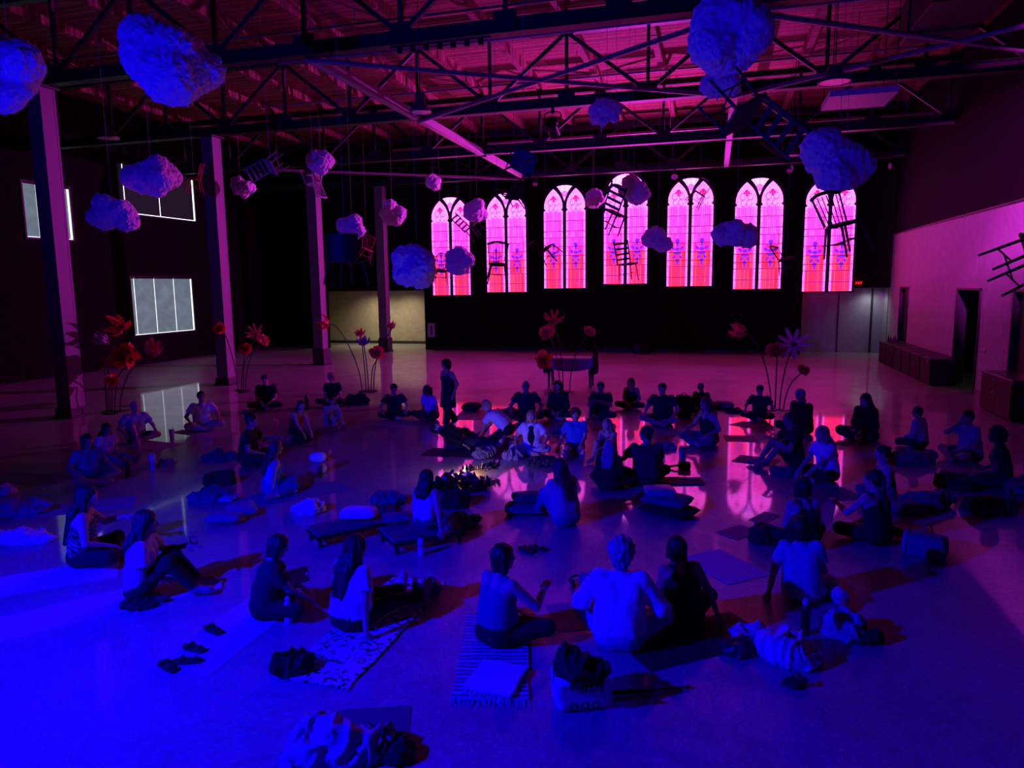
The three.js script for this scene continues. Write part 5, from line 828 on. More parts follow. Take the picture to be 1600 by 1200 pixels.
const V2 = (a, b) => [(a[0] + b[0]) / 2, (a[1] + b[1]) / 2];
const M_BLUE = [0.22, 0.26, 0.5], M_LILAC = [0.42, 0.34, 0.5], M_PLUM = [0.22, 0.06, 0.16], M_BLACK = [0.02, 0.02, 0.024], M_PALE = [0.5, 0.5, 0.55];
yogaMat('pale yoga mat under the light blue shirt', [-12.55, -12.395], [-10.941, -12.18], M_LILAC);
yogaMat('pale yoga mat under the white shirt before the window reflection', [-12.053, -13.788], [-10.538, -13.454], M_LILAC);
yogaMat('light yoga mat under the floral top', [-7.838, -5.607], [-6.814, -6.572], [0.5, 0.5, 0.6], 0.66);
yogaMat('light yoga mat under the loose white shirt', [-6.771, -4.853], [-5.632, -6.336], [0.5, 0.5, 0.6], 0.66);
yogaMat('light yoga mat with sandals on it, under the black shirt with the notebook', [-4.406, -4.761], [-4.424, -6.499], [0.46, 0.44, 0.56], 0.62);
yogaMat('black yoga mat with faint lettering under the white sweatshirt', [-0.637, -6.053], [0.442, -6.879], M_BLACK, 0.66);
yogaMat('lilac yoga mat beside the black tank top, empty', [-0.091, -8.678], [0.477, -8.009], [0.4, 0.26, 0.48], 0.62);
yogaMat('reddish folded mat nearest the faded blue shirt', [0.267, -9.698], [0.544, -9.459], M_PLUM, 0.5);
yogaMat('reddish folded mat under the thin-strapped black top', [0.672, -10.35], [0.886, -10.23], M_PLUM, 0.5);
yogaMat('dark yoga mat under the bare feet', [0.492, -13.803], [1.215, -13.567], [0.12, 0.06, 0.1], 0.6);
yogaMat('dusky pink mat before the person at the lavender flower', [0.594, -17.376], [1.147, -17.023], [0.3, 0.14, 0.24], 0.62);
yogaMat('dusky purple mat beside the striped trousers', [0.307, -15.566], [0.96, -15.645], [0.26, 0.12, 0.24], 0.6);
yogaMat('lilac mat under the dark shirt and cap before the lobby light', [-7.912, -15.644], [-6.814, -15.468], [0.3, 0.22, 0.36]);
yogaMat('pink mat with a round black cushion beyond the bending white shirt', [-5.82, -16.43], [-6.071, -17.877], [0.5, 0.3, 0.42], 0.7);
yogaMat('blue yoga mat stretching past the bright blue top', [-7.252, -8.781], [-5.888, -10.425], [0.04, 0.06, 0.3], 0.66);
yogaMat('blue yoga mat beside the deep blue shirt', [-9.932, -7.885], [-8.7, -8.834], M_BLUE, 0.62);
yogaMat('navy mat left of the white shirt with fair hair', [1.491, -11.535], [2.216, -11.883], [0.03, 0.04, 0.16], 0.66);
yogaMat('pinkish mat with curled edge beside the sleeveless navy top', [-1.474, -6.558], [-1.098, -6.739], [0.3, 0.16, 0.26], 0.6);
yogaMat('grey mat under the pale long-sleeved shirt', [-8.784, -14.346], [-7.709, -14.806], [0.2, 0.17, 0.24]);
yogaMat('navy mat sticking out under the knitted blanket', [-2.688, -4.383], [-2.14, -4.583], [0.03, 0.035, 0.12], 0.5);
yogaMat('dark mat under the person lying down', [-5.502, -12.988], [-3.714, -13.059], [0.05, 0.03, 0.06], 0.7);
yogaMat('lilac mat under the white shirt behind the deep blue one', [-11.298, -10.6], [-9.853, -10.833], [0.35, 0.28, 0.42], 0.62);
yogaMat('grey mat at the left edge of the group', [-12.288, -9.475], [-10.866, -9.504], [0.16, 0.15, 0.2], 0.62);
{ // faint lettering on the black mat
  const t = canvasTexture(256, 64, (c, w, h) => { c.fillStyle = '#050507'; c.fillRect(0, 0, w, h); c.fillStyle = '#30303c'; c.font = 'bold 44px sans-serif'; c.textAlign = 'center'; c.textBaseline = 'middle'; c.fillText('HALF', w / 2, h / 2); });
  const m = scene.getObjectByName('yoga_mat_005'); if (m) part(m, 'printed_lettering', new THREE.PlaneGeometry(0.5, 0.12).rotateX(-Math.PI / 2).rotateY(Math.PI / 2 + Math.PI), mat([1, 1, 1], 0.8, { map: t }), [0.18, 0.0075, 0.35]);
}
function crumple(name, label, category, [x, z], [w, h, d], turn, material, seed, opt = {}) {   // heap of cloth
  const r = rng(seed), f = [{ c: [0, h * 0.12, 0], e: [w * 0.42, h * 0.55, d * 0.42], k: 0.05 }];
  for (let i = 0; i < (opt.n ?? 9); i++) { const a = r() * 6.283, q = Math.sqrt(r()) * 0.36; f.push({ c: [Math.cos(a) * q * w, h * (0.1 + 0.4 * r()), Math.sin(a) * q * d], e: [w * (0.1 + 0.13 * r()), h * (0.2 + 0.26 * r()), d * (0.1 + 0.13 * r())], k: 0.05 }); }
  const fr = opt.fold ?? 9, ridge = v => { const q = Math.max(0, 1 - Math.abs(v) * 2.6); return q * q; }, geo = meshField(f, opt.cell ?? 0.014, { pad: 0.05, warp: (X, Y, Z) => 0.03 * nz(X * fr * 0.6 + seed, Y * 4, Z * fr * 0.6) - 0.034 * ridge(nz(X * fr + seed, Y * 5, Z * fr * 0.5 + X * 3)) - 0.016 * ridge(nz(X * fr * 1.3 + Z * 6, Y * 6 + seed, Z * fr * 2)) + 0.018, planes: [[[0, 0.002, 0], [0, -1, 0]]] });
  const g = thing(name, label, category, [x, opt.y ?? 0, z], turn); part(g, opt.part ?? 'cloth', geo, material); return g;
}
function pillow(label, [x, z], [w, h, d], turn, material, tilt = 0, y = 0, category = 'pillow') {
  const n = 22, geo = new THREE.SphereGeometry(1, n * 2, n), p = geo.attributes.position;
  for (let i = 0; i < p.count; i++) { const X = p.getX(i), Y = p.getY(i), Z = p.getZ(i), m = Math.max(Math.abs(X), Math.abs(Z)) || 1e-6, q = Math.hypot(X, Z), s = q > 1e-6 ? Math.pow(q / m, 0.72) : 1; const ex = X * s * w / 2, ez = Z * s * d / 2, puff = Math.sign(Y) * Math.pow(Math.abs(Y), 0.8); p.setXYZ(i, ex, puff * h / 2 * (1 + 0.08 * nz(X * 4 + x, 1, Z * 4)), ez); }
  geo.computeVertexNormals(); geo.translate(0, h / 2, 0);
  const g = thing(category === 'cushion' ? 'floor_cushion' : 'pillow', label, category, [x, y, z], turn), b = part(g, 'cover', geo, material); b.rotation.x = tilt;
  const sg = []; const P = []; for (let i = 0; i <= 40; i++) { const a = i / 40 * 6.283, X = Math.cos(a), Z = Math.sin(a), s = Math.pow(1 / Math.max(Math.abs(X), Math.abs(Z)), 0.72); P.push([X * s * w / 2, h / 2, Z * s * d / 2]); }
  const seam = part(g, 'seam', tube(P.slice(0, 40), 0.006, 60, 5, true), material); seam.rotation.x = tilt; return g;
}
const C_GREY = cloth([0.28, 0.25, 0.3]), C_WHITE = cloth([0.7, 0.7, 0.74]), C_BLACK = cloth([0.012, 0.012, 0.015]), C_NAVY = cloth([0.03, 0.05, 0.17]), C_PLUM = cloth([0.2, 0.04, 0.07]), C_CREAM = cloth([0.6, 0.58, 0.6]), C_DUSK = cloth([0.14, 0.08, 0.13]);
// printed blankets
const leopard = canvasTexture(512, 512, (g, w, h) => { g.fillStyle = '#dcdce8'; g.fillRect(0, 0, w, h); const r = rng(21); for (let i = 0; i < 150; i++) { const x = r() * w, y = r() * h, a = 9 + r() * 16, b = 6 + r() * 9, t = r() * 3; for (const [dx, dy] of [[0, 0], [w, 0], [-w, 0], [0, h], [0, -h]]) { g.fillStyle = '#15151d'; g.beginPath(); g.ellipse(x + dx, y + dy, a, b, t, 0, 7); g.fill(); g.fillStyle = i % 3 ? '#15151d' : '#8c8ca0'; g.beginPath(); g.ellipse(x + dx, y + dy, a * 0.55, b * 0.55, t, 0, 7); g.fill(); } } });
const stripesTex = canvasTexture(128, 512, (g, w, h) => { g.fillStyle = '#b9b9c8'; g.fillRect(0, 0, w, h); for (let i = 0; i < 16; i++) { g.fillStyle = ['#22222e', '#d6d6e0', '#3a3a4c', '#9a9ab0'][i % 4]; g.fillRect(0, i * 32, w, 18); } });
const rugTex = canvasTexture(256, 128, (g, w, h) => { g.fillStyle = '#5a1420'; g.fillRect(0, 0, w, h); for (let i = 0; i < 14; i++) { g.fillStyle = ['#2b2230', '#7d2a34', '#3f3a52', '#8a6a58'][i % 4]; g.fillRect(i * 19, 0, 9, h); } });
const knitBump = dataTexture(256, 256, (u, v) => { const a = (u * 20) % 1, b = (v * 34 + Math.abs(a - 0.5)) % 1; return 0.2 + 0.8 * Math.sin(Math.PI * a) * Math.sin(Math.PI * b); });
function blanket(label, [x0, z0], [x1, z1], W, tex, rep, fringe, seed) {
  const L = Math.hypot(x1 - x0, z1 - z0), g = thing('blanket', label, 'blanket', [(x0 + x1) / 2, 0.001, (z0 + z1) / 2], Math.atan2(x1 - x0, z1 - z0));
  part(g, 'woven_sheet', planarUV(sheetGeo(L, W, 0.012, 0.012, seed), rep), mat([1, 1, 1], 0.95, { map: tex, bumpMap: weaveBump, bumpScale: 0.002 }));
  if (fringe) { const r = rng(seed), f = []; for (let i = 0; i < 34; i++) { const x = -W / 2 + W * (i + 0.5) / 34; f.push(tube([[x, 0.012, -L / 2 + 0.01], [x + (r() - 0.5) * 0.03, 0.01, -L / 2 - 0.03], [x + (r() - 0.5) * 0.05, 0.006, -L / 2 - 0.06 - r() * 0.03]], 0.0035, 5, 4)); } const m = part(g, 'fringe', f, C_WHITE); m.userData.kind = 'stuff'; }
  return g;
}
blanket('pale blanket with a dark spotted print running under the white ribbed top', [-3.158, -4.888], [-3.121, -7.073], 0.66, leopard, 0.62, false, 4);
blanket('striped blanket with a fringed end under the sleeveless navy top', [-1.644, -5.033], [-2.011, -6.479], 0.62, stripesTex, 0.5, true, 7);
blanket('red and grey striped rug folded beside the stacked cushions', [-0.924, -11.83], [-0.093, -11.984], 0.42, rugTex, 0.35, false, 9);
{ const g = thing('towel', 'plain white towel laid over the striped blanket, fringed', 'towel', at3([-1.675, -5.312], 0.026), -0.06);
  part(g, 'terry_sheet', sheetGeo(0.46, 0.42, 0.022, 0.012, 12, [24, 20]), C_WHITE);
  const r = rng(33), f = []; for (let i = 0; i < 30; i++) { const x = -0.2 + i * 0.0138; f.push(tube([[x, 0.015, 0.225], [x + (r() - 0.5) * 0.03, 0.006, 0.26], [x + (r() - 0.5) * 0.05, -0.004, 0.29]], 0.0035, 5, 4)); } const m = part(g, 'fringe', f, C_WHITE); m.userData.kind = 'stuff'; }
crumple('jacket', 'black jacket heaped on the spotted blanket', 'jacket', [-3.452, -5.061], [0.42, 0.2, 0.5], 0.5, C_BLACK, 11, { fold: 7 });
crumple('scarf', 'black scarf dropped behind the loose white shirt', 'scarf', [-5.73, -5.746], [0.42, 0.1, 0.26], 0.2, C_BLACK, 12);
crumple('scarf', 'dusky red scarf lying beside the black scarf', 'scarf', [-5.715, -5.908], [0.36, 0.09, 0.2], 0.3, cloth([0.10, 0.02, 0.04]), 14);
{ const g = crumple('knitted_blanket', 'cream knitted blanket heaped on the navy mat', 'blanket', [-2.513, -4.139], [0.86, 0.3, 0.5], 0.35, mat([0.66, 0.65, 0.68], 0.95, { bumpMap: knitBump, bumpScale: 0.01 }), 15, { fold: 6, n: 13 }); }
crumple('shawl', 'patterned shawl spilling off the knitted blanket', 'shawl', [-2.207, -4.263], [0.3, 0.2, 0.36], 0.2, FLORAL, 16);
crumple('jacket', 'dark fleece jacket beside the knitted blanket', 'jacket', [-2.076, -4.239], [0.26, 0.13, 0.34], 0.4, C_BLACK, 17);
crumple('blanket_heap', 'large crumpled cream blanket right of the black mat', 'blanket', [0.722, -6.334], [0.62, 0.28, 0.5], -0.3, C_CREAM, 18, { fold: 8, n: 13 });
crumple('scarf', 'pale scarf heaped against the crumpled cream blanket', 'scarf', [0.409, -6.561], [0.4, 0.2, 0.34], 0.6, cloth([0.4, 0.42, 0.5]), 19);
crumple('handbag', 'dark leather bag slumped before the pale scarf', 'bag', [0.288, -6.291], [0.36, 0.16, 0.22], 0.2, mat([0.02, 0.018, 0.022], 0.45), 20, { fold: 4, part: 'leather_body' });
crumple('pouch', 'dark pouch in front of the crumpled cream blanket', 'pouch', [0.71, -5.889], [0.3, 0.12, 0.2], 0.2, mat([0.02, 0.018, 0.03], 0.5), 22, { fold: 4, part: 'body' });
crumple('sweater', 'grey blue sweater heaped behind the faded blue shirt bottle', 'sweater', [1.231, -6.922], [0.44, 0.26, 0.42], 0.5, cloth([0.3, 0.33, 0.44]), 23, { fold: 7 });
crumple('scarf', 'dark scarf trailing from the grey blue sweater', 'scarf', [1.438, -6.848], [0.34, 0.1, 0.22], 0.2, C_BLACK, 24);
crumple('blanket_heap', 'bright crumpled blanket on the floor behind the floral top', 'blanket', [-8.744, -6.987], [1.0, 0.2, 0.42], 0.3, C_WHITE, 25, { fold: 8, n: 12 });
crumple('blanket_heap', 'dusty pink blanket heap at the left edge of the group', 'blanket', [-9.961, -7.909], [0.9, 0.26, 0.5], 0.4, cloth([0.32, 0.2, 0.3]), 26, { n: 12 });
crumple('towel', 'small folded blue towel beyond the dusty pink blanket', 'towel', [-11.21, -8.632], [0.5, 0.2, 0.4], 0.4, C_WHITE, 27);
crumple('blanket_heap', 'dark blanket drawn over the person lying down', 'blanket', [-5.039, -13.869], [0.8, 0.36, 0.6], 0.2, cloth([0.03, 0.022, 0.03]), 28, { y: 0.01, n: 12 });
crumple('blanket_heap', 'grey striped blanket over the legs of the one lying down', 'blanket', [-4.204, -12.948], [0.9, 0.2, 0.4], 1.4, cloth([0.2, 0.18, 0.22]), 29, { y: 0.01 });
crumple('blanket_heap', 'mixed heap of clothes beside the open white shirt', 'clothes', [-3.633, -12.865], [0.5, 0.22, 0.5], 0.3, C_GREY, 30);
crumple('blanket_heap', 'dark blanket bunched in front of the open white shirt', 'blanket', [-2.991, -12.506], [0.7, 0.16, 0.5], 0.2, cloth([0.05, 0.04, 0.06]), 31);
crumple('jacket', 'black padded jacket beside the low cot', 'jacket', [-3.685, -9.797], [0.5, 0.34, 0.5], 0.4, C_BLACK, 32);
crumple('blanket_heap', 'dotted blanket hanging over the end of the low cot', 'blanket', [-3.363, -8.922], [0.7, 0.2, 0.5], 0.6, DOTTED, 34);
crumple('jacket', 'dark jacket behind the sleeveless white top', 'jacket', [-4.732, -9.612], [0.62, 0.26, 0.5], 0.2, C_NAVY, 35);
crumple('scarf', 'dark red scarf on the floor between the two cots', 'scarf', [-4.633, -9.253], [0.5, 0.12, 0.3], 0.1, C_PLUM, 36);
crumple('shirt_bundle', 'white printed shirt left beside the blue mat', 'shirt', [-5.687, -8.999], [0.5, 0.3, 0.42], 0.3, C_WHITE, 37, { fold: 6 });
crumple('blanket_heap', 'navy blanket bunched behind the grey pillows', 'blanket', [-7.541, -9.144], [0.8, 0.22, 0.5], 0.3, C_NAVY, 38);
crumple('duffel_bag', 'black duffel bag lying behind the round blue cushion', 'bag', [-8.003, -9.969], [0.62, 0.3, 0.36], 0.4, C_BLACK, 39, { part: 'body', fold: 4 });
crumple('blanket_heap', 'dark blanket heap left of the topknot', 'blanket', [-9.25, -11.481], [0.7, 0.2, 0.5], 0.2, C_NAVY, 40);
crumple('duffel_bag', 'black duffel bag beside the curly fair hair', 'bag', [-9.695, -17.987], [0.85, 0.42, 0.4], 0.1, C_BLACK, 41, { part: 'body', fold: 4 });
crumple('blanket_heap', 'pale scarf on the mat of the light blue shirt bottle', 'scarf', [-9.974, -10.904], [0.4, 0.12, 0.3], 0.3, C_GREY, 42);
crumple('blanket_heap', 'dark blanket heap with reddish weave on the right', 'blanket', [3.883, -12.569], [0.8, 0.3, 0.6], 0.3, mat([0.6, 0.5, 0.5], 0.95, { map: rugTex }), 43);
crumple('blanket_heap', 'dark blanket behind the grey shirt', 'blanket', [3.584, -14.207], [1.0, 0.3, 0.6], 0.2, C_DUSK, 44);
crumple('blanket_heap', 'plum blanket beside the mauve vest', 'blanket', [3.043, -11.407], [0.9, 0.3, 0.6], 0.4, C_DUSK, 45);
crumple('jacket', 'black coat between the slate vest and the blanket heap', 'jacket', [3.877, -11.299], [0.8, 0.3, 0.6], 0.4, C_BLACK, 46);
crumple('jacket', 'black fur jacket on the reddish mats', 'jacket', [0.693, -9.302], [0.5, 0.26, 0.4], 0.2, C_BLACK, 47);
crumple('blanket_heap', 'dark blanket in front of the black shirt and shorts', 'blanket', [1.253, -12.754], [0.5, 0.16, 0.4], 0.2, C_DUSK, 48);
crumple('jacket', 'black jacket beside the striped trousers', 'jacket', [0.605, -18.866], [0.5, 0.14, 0.34], 0.1, C_BLACK, 49);
crumple('blanket_heap', 'pale blanket heap before the striped trousers', 'blanket', [-0.853, -14.379], [0.6, 0.14, 0.36], 0.2, C_GREY, 50);
crumple('blanket_heap', 'dark blanket under the chin-length hair', 'blanket', [-3.109, -15.435], [0.9, 0.2, 0.5], 0.1, C_DUSK, 51);
crumple('blanket_heap', 'dark red blanket behind the bending white shirt', 'blanket', [-5.046, -17.312], [0.8, 0.22, 0.4], 0.1, C_PLUM, 52);
// pillows and cushions
pillow('grey pillow leaning on another at the end of the blue mat', [-6.541, -8.551], [0.42, 0.15, 0.3], 0.9, C_GREY, 0.35, 0.06);
pillow('grey pillow lying flat below the leaning one', [-6.63, -8.297], [0.5, 0.16, 0.34], 0.3, C_GREY);
pillow('white pillow on the narrow cot', [-4.546, -8.368], [0.5, 0.16, 0.34], 0.3, C_WHITE, 0, 0.2);
pillow('round pale blue cushion behind the grey pillows', [-7.344, -9.226], [0.4, 0.09, 0.4], 0.2, cloth([0.3, 0.34, 0.6]), 0, 0, 'cushion');
pillow('pale lilac pillow standing beside the red top mat', [-7.196, -11.742], [0.32, 0.2, 0.16], 0.2, C_WHITE);
pillow('small pale ball cushion below the lilac pillow', [-6.711, -11.039], [0.18, 0.15, 0.18], 0.2, C_WHITE, 0, 0, 'cushion');
pillow('blue cushion on the low cot behind the sleeveless white top', [-3.993, -8.401], [0.4, 0.1, 0.34], 0.5, C_NAVY, 0, 0.2, 'cushion');
pillow('dark cushion at the knees of the mauve shirt, lower one', [-2.568, -9.749], [0.62, 0.14, 0.46], 0.2, C_NAVY, 0, 0, 'cushion');
pillow('dark round cushion stacked at the knees of the mauve shirt, upper one', [-2.562, -9.875], [0.5, 0.13, 0.4], 0.4, cloth([0.05, 0.05, 0.1]), 0, 0.13, 'cushion');
pillow('large dark square cushion at the bottom of the stack', [-0.542, -10.176], [0.78, 0.13, 0.6], -0.5, C_BLACK, 0, 0, 'cushion');
pillow('navy square cushion in the middle of the stack', [-0.576, -10.289], [0.7, 0.14, 0.54], -0.3, C_NAVY, 0, 0.11, 'cushion');
pillow('blue satin cushion on top of the stack', [-0.689, -10.324], [0.46, 0.13, 0.36], 0.3, mat([0.06, 0.1, 0.34], 0.4), 0.1, 0.22, 'cushion');
pillow('round black cushion on the pink mat', [-6.125, -17.665], [0.5, 0.22, 0.5], 0.1, C_BLACK, 0, 0.007, 'cushion');
pillow('pale grey pillow behind the striped trousers', [0.294, -19.389], [0.62, 0.2, 0.4], 0.1, C_GREY);
pillow('dark pillow under the mauve vest blanket', [2.742, -11.026], [0.5, 0.16, 0.4], 0.3, C_DUSK);
// low cots
function cot(label, [x, z], turn, L, W) {
  const g = thing('low_cot', label, 'cot', [x, 0, z], turn);
  part(g, 'pad', rbox(W, 0.05, L, 0.02, 0, 0.17, 0), cloth([0.09, 0.08, 0.12]));
  part(g, 'frame', [box(W, 0.035, 0.03, 0, 0.128, L / 2 - 0.015), box(W, 0.035, 0.03, 0, 0.128, -L / 2 + 0.015), box(0.03, 0.035, L, W / 2 - 0.015, 0.128, 0), box(0.03, 0.035, L, -W / 2 + 0.015, 0.128, 0)], BLACK_METAL);
  for (const sx of [-1, 1]) for (const sz of [-1, 1]) part(g, 'leg', rbox(0.045, 0.112, 0.045, 0.008, sx * (W / 2 - 0.04), 0.056, sz * (L / 2 - 0.05)), BLACK_METAL);
}
cot('narrow low cot with a white pillow', [-4.617, -8.197], 2.45, 1.0, 0.44);
cot('low cot with the sleeveless white top sitting on it', [-3.596, -8.25], 2.35, 0.95, 0.62);
// bottles, cups and other small things
function bottle(label, [x, z], h, r, color, capColor, y = 0) {
  const g = thing('water_bottle', label, 'bottle', [x, y, z]); part(g, 'flask', lathe([[0.001, 0], [r * 0.94, 0], [r, 0.008], [r, h * 0.72], [r * 0.86, h * 0.8], [r * 0.62, h * 0.85], [r * 0.62, h * 0.88], [0.001, h * 0.88]], 24), mat(color, 0.35)); part(g, 'cap', [cyl(r * 0.66, r * 0.62, h * 0.12, 20, 0, h * 0.93, 0)], mat(capColor, 0.4)); part(g, 'loop', new THREE.TorusGeometry(r * 0.4, 0.006, 6, 16).translate(0, h * 1.0, 0), mat(capColor, 0.4)); return g;
}
function tumbler(label, [x, z], h, r, color, lid) {
  const g = thing('tumbler', label, 'tumbler', [x, 0, z]); part(g, 'cup', lathe([[0.001, 0], [r * 0.72, 0], [r * 0.76, 0.01], [r, h * 0.9], [r, h * 0.92], [0.001, h * 0.92]], 24), mat(color, 0.35)); part(g, 'lid', cyl(r * 1.04, r * 0.98, h * 0.09, 22, 0, h * 0.95, 0), mat(lid, 0.4)); part(g, 'straw', bar([r * 0.3, h * 0.95, 0], [r * 0.45, h * 1.25, 0], 0.005, 6), mat(lid, 0.4));
  return g;
}
bottle('white bottle standing between the two nearest mats on the left', [-3.982, -5.808], 0.27, 0.038, [0.7, 0.7, 0.74], [0.65, 0.65, 0.7]);
{ const b = bottle('white bottle with a black lid at the corner of the low cot', [-3.403, -7.795], 0.27, 0.04, [0.62, 0.62, 0.66], [0.02, 0.02, 0.025]); part(b, 'printed_ring', new THREE.TorusGeometry(0.018, 0.004, 6, 20).translate(0, 0.14, 0.041), BLACK_PLASTIC); }
bottle('dark flask with a chrome lid at the end of the spotted blanket', [-2.946, -6.575], 0.26, 0.042, [0.08, 0.08, 0.16], [0.6, 0.6, 0.65]);
bottle('black bottle beside the deep blue shirt', [-10.005, -10.05], 0.3, 0.045, [0.015, 0.015, 0.018], [0.015, 0.015, 0.018]);
bottle('two-tone bottle, white above black, behind the grey blue sweater', [0.912, -6.84], 0.34, 0.045, [0.02, 0.02, 0.025], [0.6, 0.6, 0.66]);
bottle('tall dark bottle beside the curly fair hair', [-10.633, -16.937], 0.42, 0.06, [0.02, 0.02, 0.03], [0.2, 0.2, 0.22]);
tumbler('pale tumbler on the mat before the light blue shirt', [-9.913, -10.529], 0.3, 0.06, [0.5, 0.55, 0.75], [0.3, 0.35, 0.6]);
tumbler('pale cup between the two pale mats on the left', [-11.541, -12.887], 0.22, 0.06, [0.5, 0.5, 0.65], [0.4, 0.4, 0.6]);
tumbler('small white cup beside the white shirt with fair hair', [1.914, -14.549], 0.2, 0.05, [0.7, 0.7, 0.7], [0.6, 0.6, 0.6]);
{ const [x, z] = [-0.492, -13.579], g = thing('floor_lamp_post', 'small portable speaker standing on a bottle-shaped foot beside the rug', 'speaker', [x, 0, z]); g.name = numbered('portable_speaker'); part(g, 'cylinder', cyl(0.06, 0.06, 0.24, 20, 0, 0.12, 0), mat([0.1, 0.12, 0.2], 0.4)); part(g, 'band', cyl(0.063, 0.063, 0.03, 20, 0, 0.2, 0), BLACK_PLASTIC); }
{ const [x, z] = [-0.505, -12.793], g = thing('black_pouch', 'small black pouch with a strap on the bright floor reflection', 'pouch', [x, 0, z], 0.1); part(g, 'pouch_body', rbox(0.22, 0.12, 0.14, 0.03, 0.08, 0.062, 0), C_BLACK); part(g, 'strap', tube([[0, 0.06, 0], [-0.1, 0.05, 0.02], [-0.18, 0.03, 0.0], [-0.22, 0.02, -0.02]], 0.02, 14, 6), C_BLACK); }
function sandal(label, [x, z], turn, y = 0.008) {
  const g = thing('sandal', label, 'sandal', [x, y, z], turn), s = new THREE.Shape(); s.moveTo(-0.035, -0.12); s.bezierCurveTo(-0.045, -0.02, -0.055, 0.06, -0.04, 0.1); s.bezierCurveTo(-0.02, 0.14, 0.03, 0.14, 0.045, 0.09); s.bezierCurveTo(0.05, 0.02, 0.03, -0.05, 0.035, -0.12); s.bezierCurveTo(0.02, -0.14, -0.02, -0.14, -0.035, -0.12);
  part(g, 'sole', new THREE.ExtrudeGeometry(s, { depth: 0.018, bevelEnabled: true, bevelSize: 0.004, bevelThickness: 0.004, bevelSegments: 2, curveSegments: 8 }).rotateX(-Math.PI / 2).translate(0, 0.004, 0), mat([0.02, 0.018, 0.02], 0.7));
  part(g, 'strap', [tube([[-0.045, 0.025, -0.04], [-0.025, 0.055, -0.03], [0, 0.064, -0.025], [0.025, 0.055, -0.03], [0.045, 0.025, -0.04]], 0.009, 18, 6), tube([[-0.04, 0.025, 0.07], [0, 0.06, 0.085], [0.036, 0.025, 0.07]], 0.008, 14, 6)], mat([0.025, 0.02, 0.022], 0.6));
}
sandal('black strappy sandal at the front corner of the light mat', [-4.542, -4.802], 1.2);
sandal('black strappy sandal overlapping the front one', [-4.443, -4.916], 1.9);
sandal('flat black slipper across the middle of the light mat', [-4.534, -5.124], 1.4);
sandal('black sandal nearest the black shirt with the notebook', [-4.602, -5.473], 1.2);
sandal('dark shoe in front of the mauve shirt, left one', [-2.179, -8.251], 1.0, 0.002);
sandal('dark shoe in front of the mauve shirt, right one', [-2.054, -8.349], 1.3, 0.002);
{ const [x, z] = [-5.271, -6.373], g = thing('paper_wrapper', 'crumpled white paper wrapper on the floor', 'paper', [x, 0.001, z], 0.5); part(g, 'folded_paper', sheetGeo(0.2, 0.12, 0.004, 0.03, 31, [12, 8]), mat([0.75, 0.75, 0.78], 0.8)); part(g, 'crumpled_corner', new THREE.IcosahedronGeometry(0.03, 1).translate(-0.06, 0.03, 0.07), mat([0.75, 0.75, 0.78], 0.8)); }
{ const [x, z] = [-1.345, -7.376], g = thing('headphones', 'black headphones lying on a pale cloth', 'headphones', [x, 0.03, z], 0.4); part(g, 'headband', tube([[-0.08, 0, 0], [-0.09, 0.02, -0.08], [0, 0.03, -0.16], [0.09, 0.02, -0.08], [0.08, 0, 0]], 0.012, 24, 8), C_BLACK); for (const s of [-1, 1]) part(g, 'ear_pad', new THREE.TorusGeometry(0.034, 0.018, 10, 20).rotateY(Math.PI / 2).translate(s * 0.075, 0.008, 0.02), C_BLACK); }
crumple('scarf', 'pale scarf beside the black headphones', 'scarf', [-1.196, -7.555], [0.3, 0.1, 0.16], 0.2, C_GREY, 61);
{ const [x, z] = [-2.873, -6.788], g = thing('lunch_bag', 'small dark pouch of snacks at the end of the spotted blanket', 'bag', [x, 0, z], 0.3); part(g, 'bag_body', rbox(0.24, 0.14, 0.2, 0.05, 0, 0.07, 0), mat([0.12, 0.1, 0.2], 0.5)); part(g, 'zip', box(0.2, 0.006, 0.01, 0, 0.141, 0), CHROME); part(g, 'handle', tube([[-0.07, 0.13, 0], [-0.04, 0.18, 0], [0.04, 0.18, 0], [0.07, 0.13, 0]], 0.008, 12, 6), C_BLACK); }
{ // glass held by the loose white shirt, notebook, phone
  const q = thing('notebook', 'open pale notebook on the lap of the black shirt', 'notebook', at3([-4.106, -6.126], 0.34), 2.2); part(q, 'cover', rbox(0.22, 0.012, 0.3, 0.004), mat([0.1, 0.1, 0.14], 0.6)); part(q, 'page', rbox(0.2, 0.01, 0.28, 0.003, 0, 0.01, 0), mat([0.72, 0.72, 0.74], 0.8)); q.rotation.set(0.25, 2.2, 0.2); }
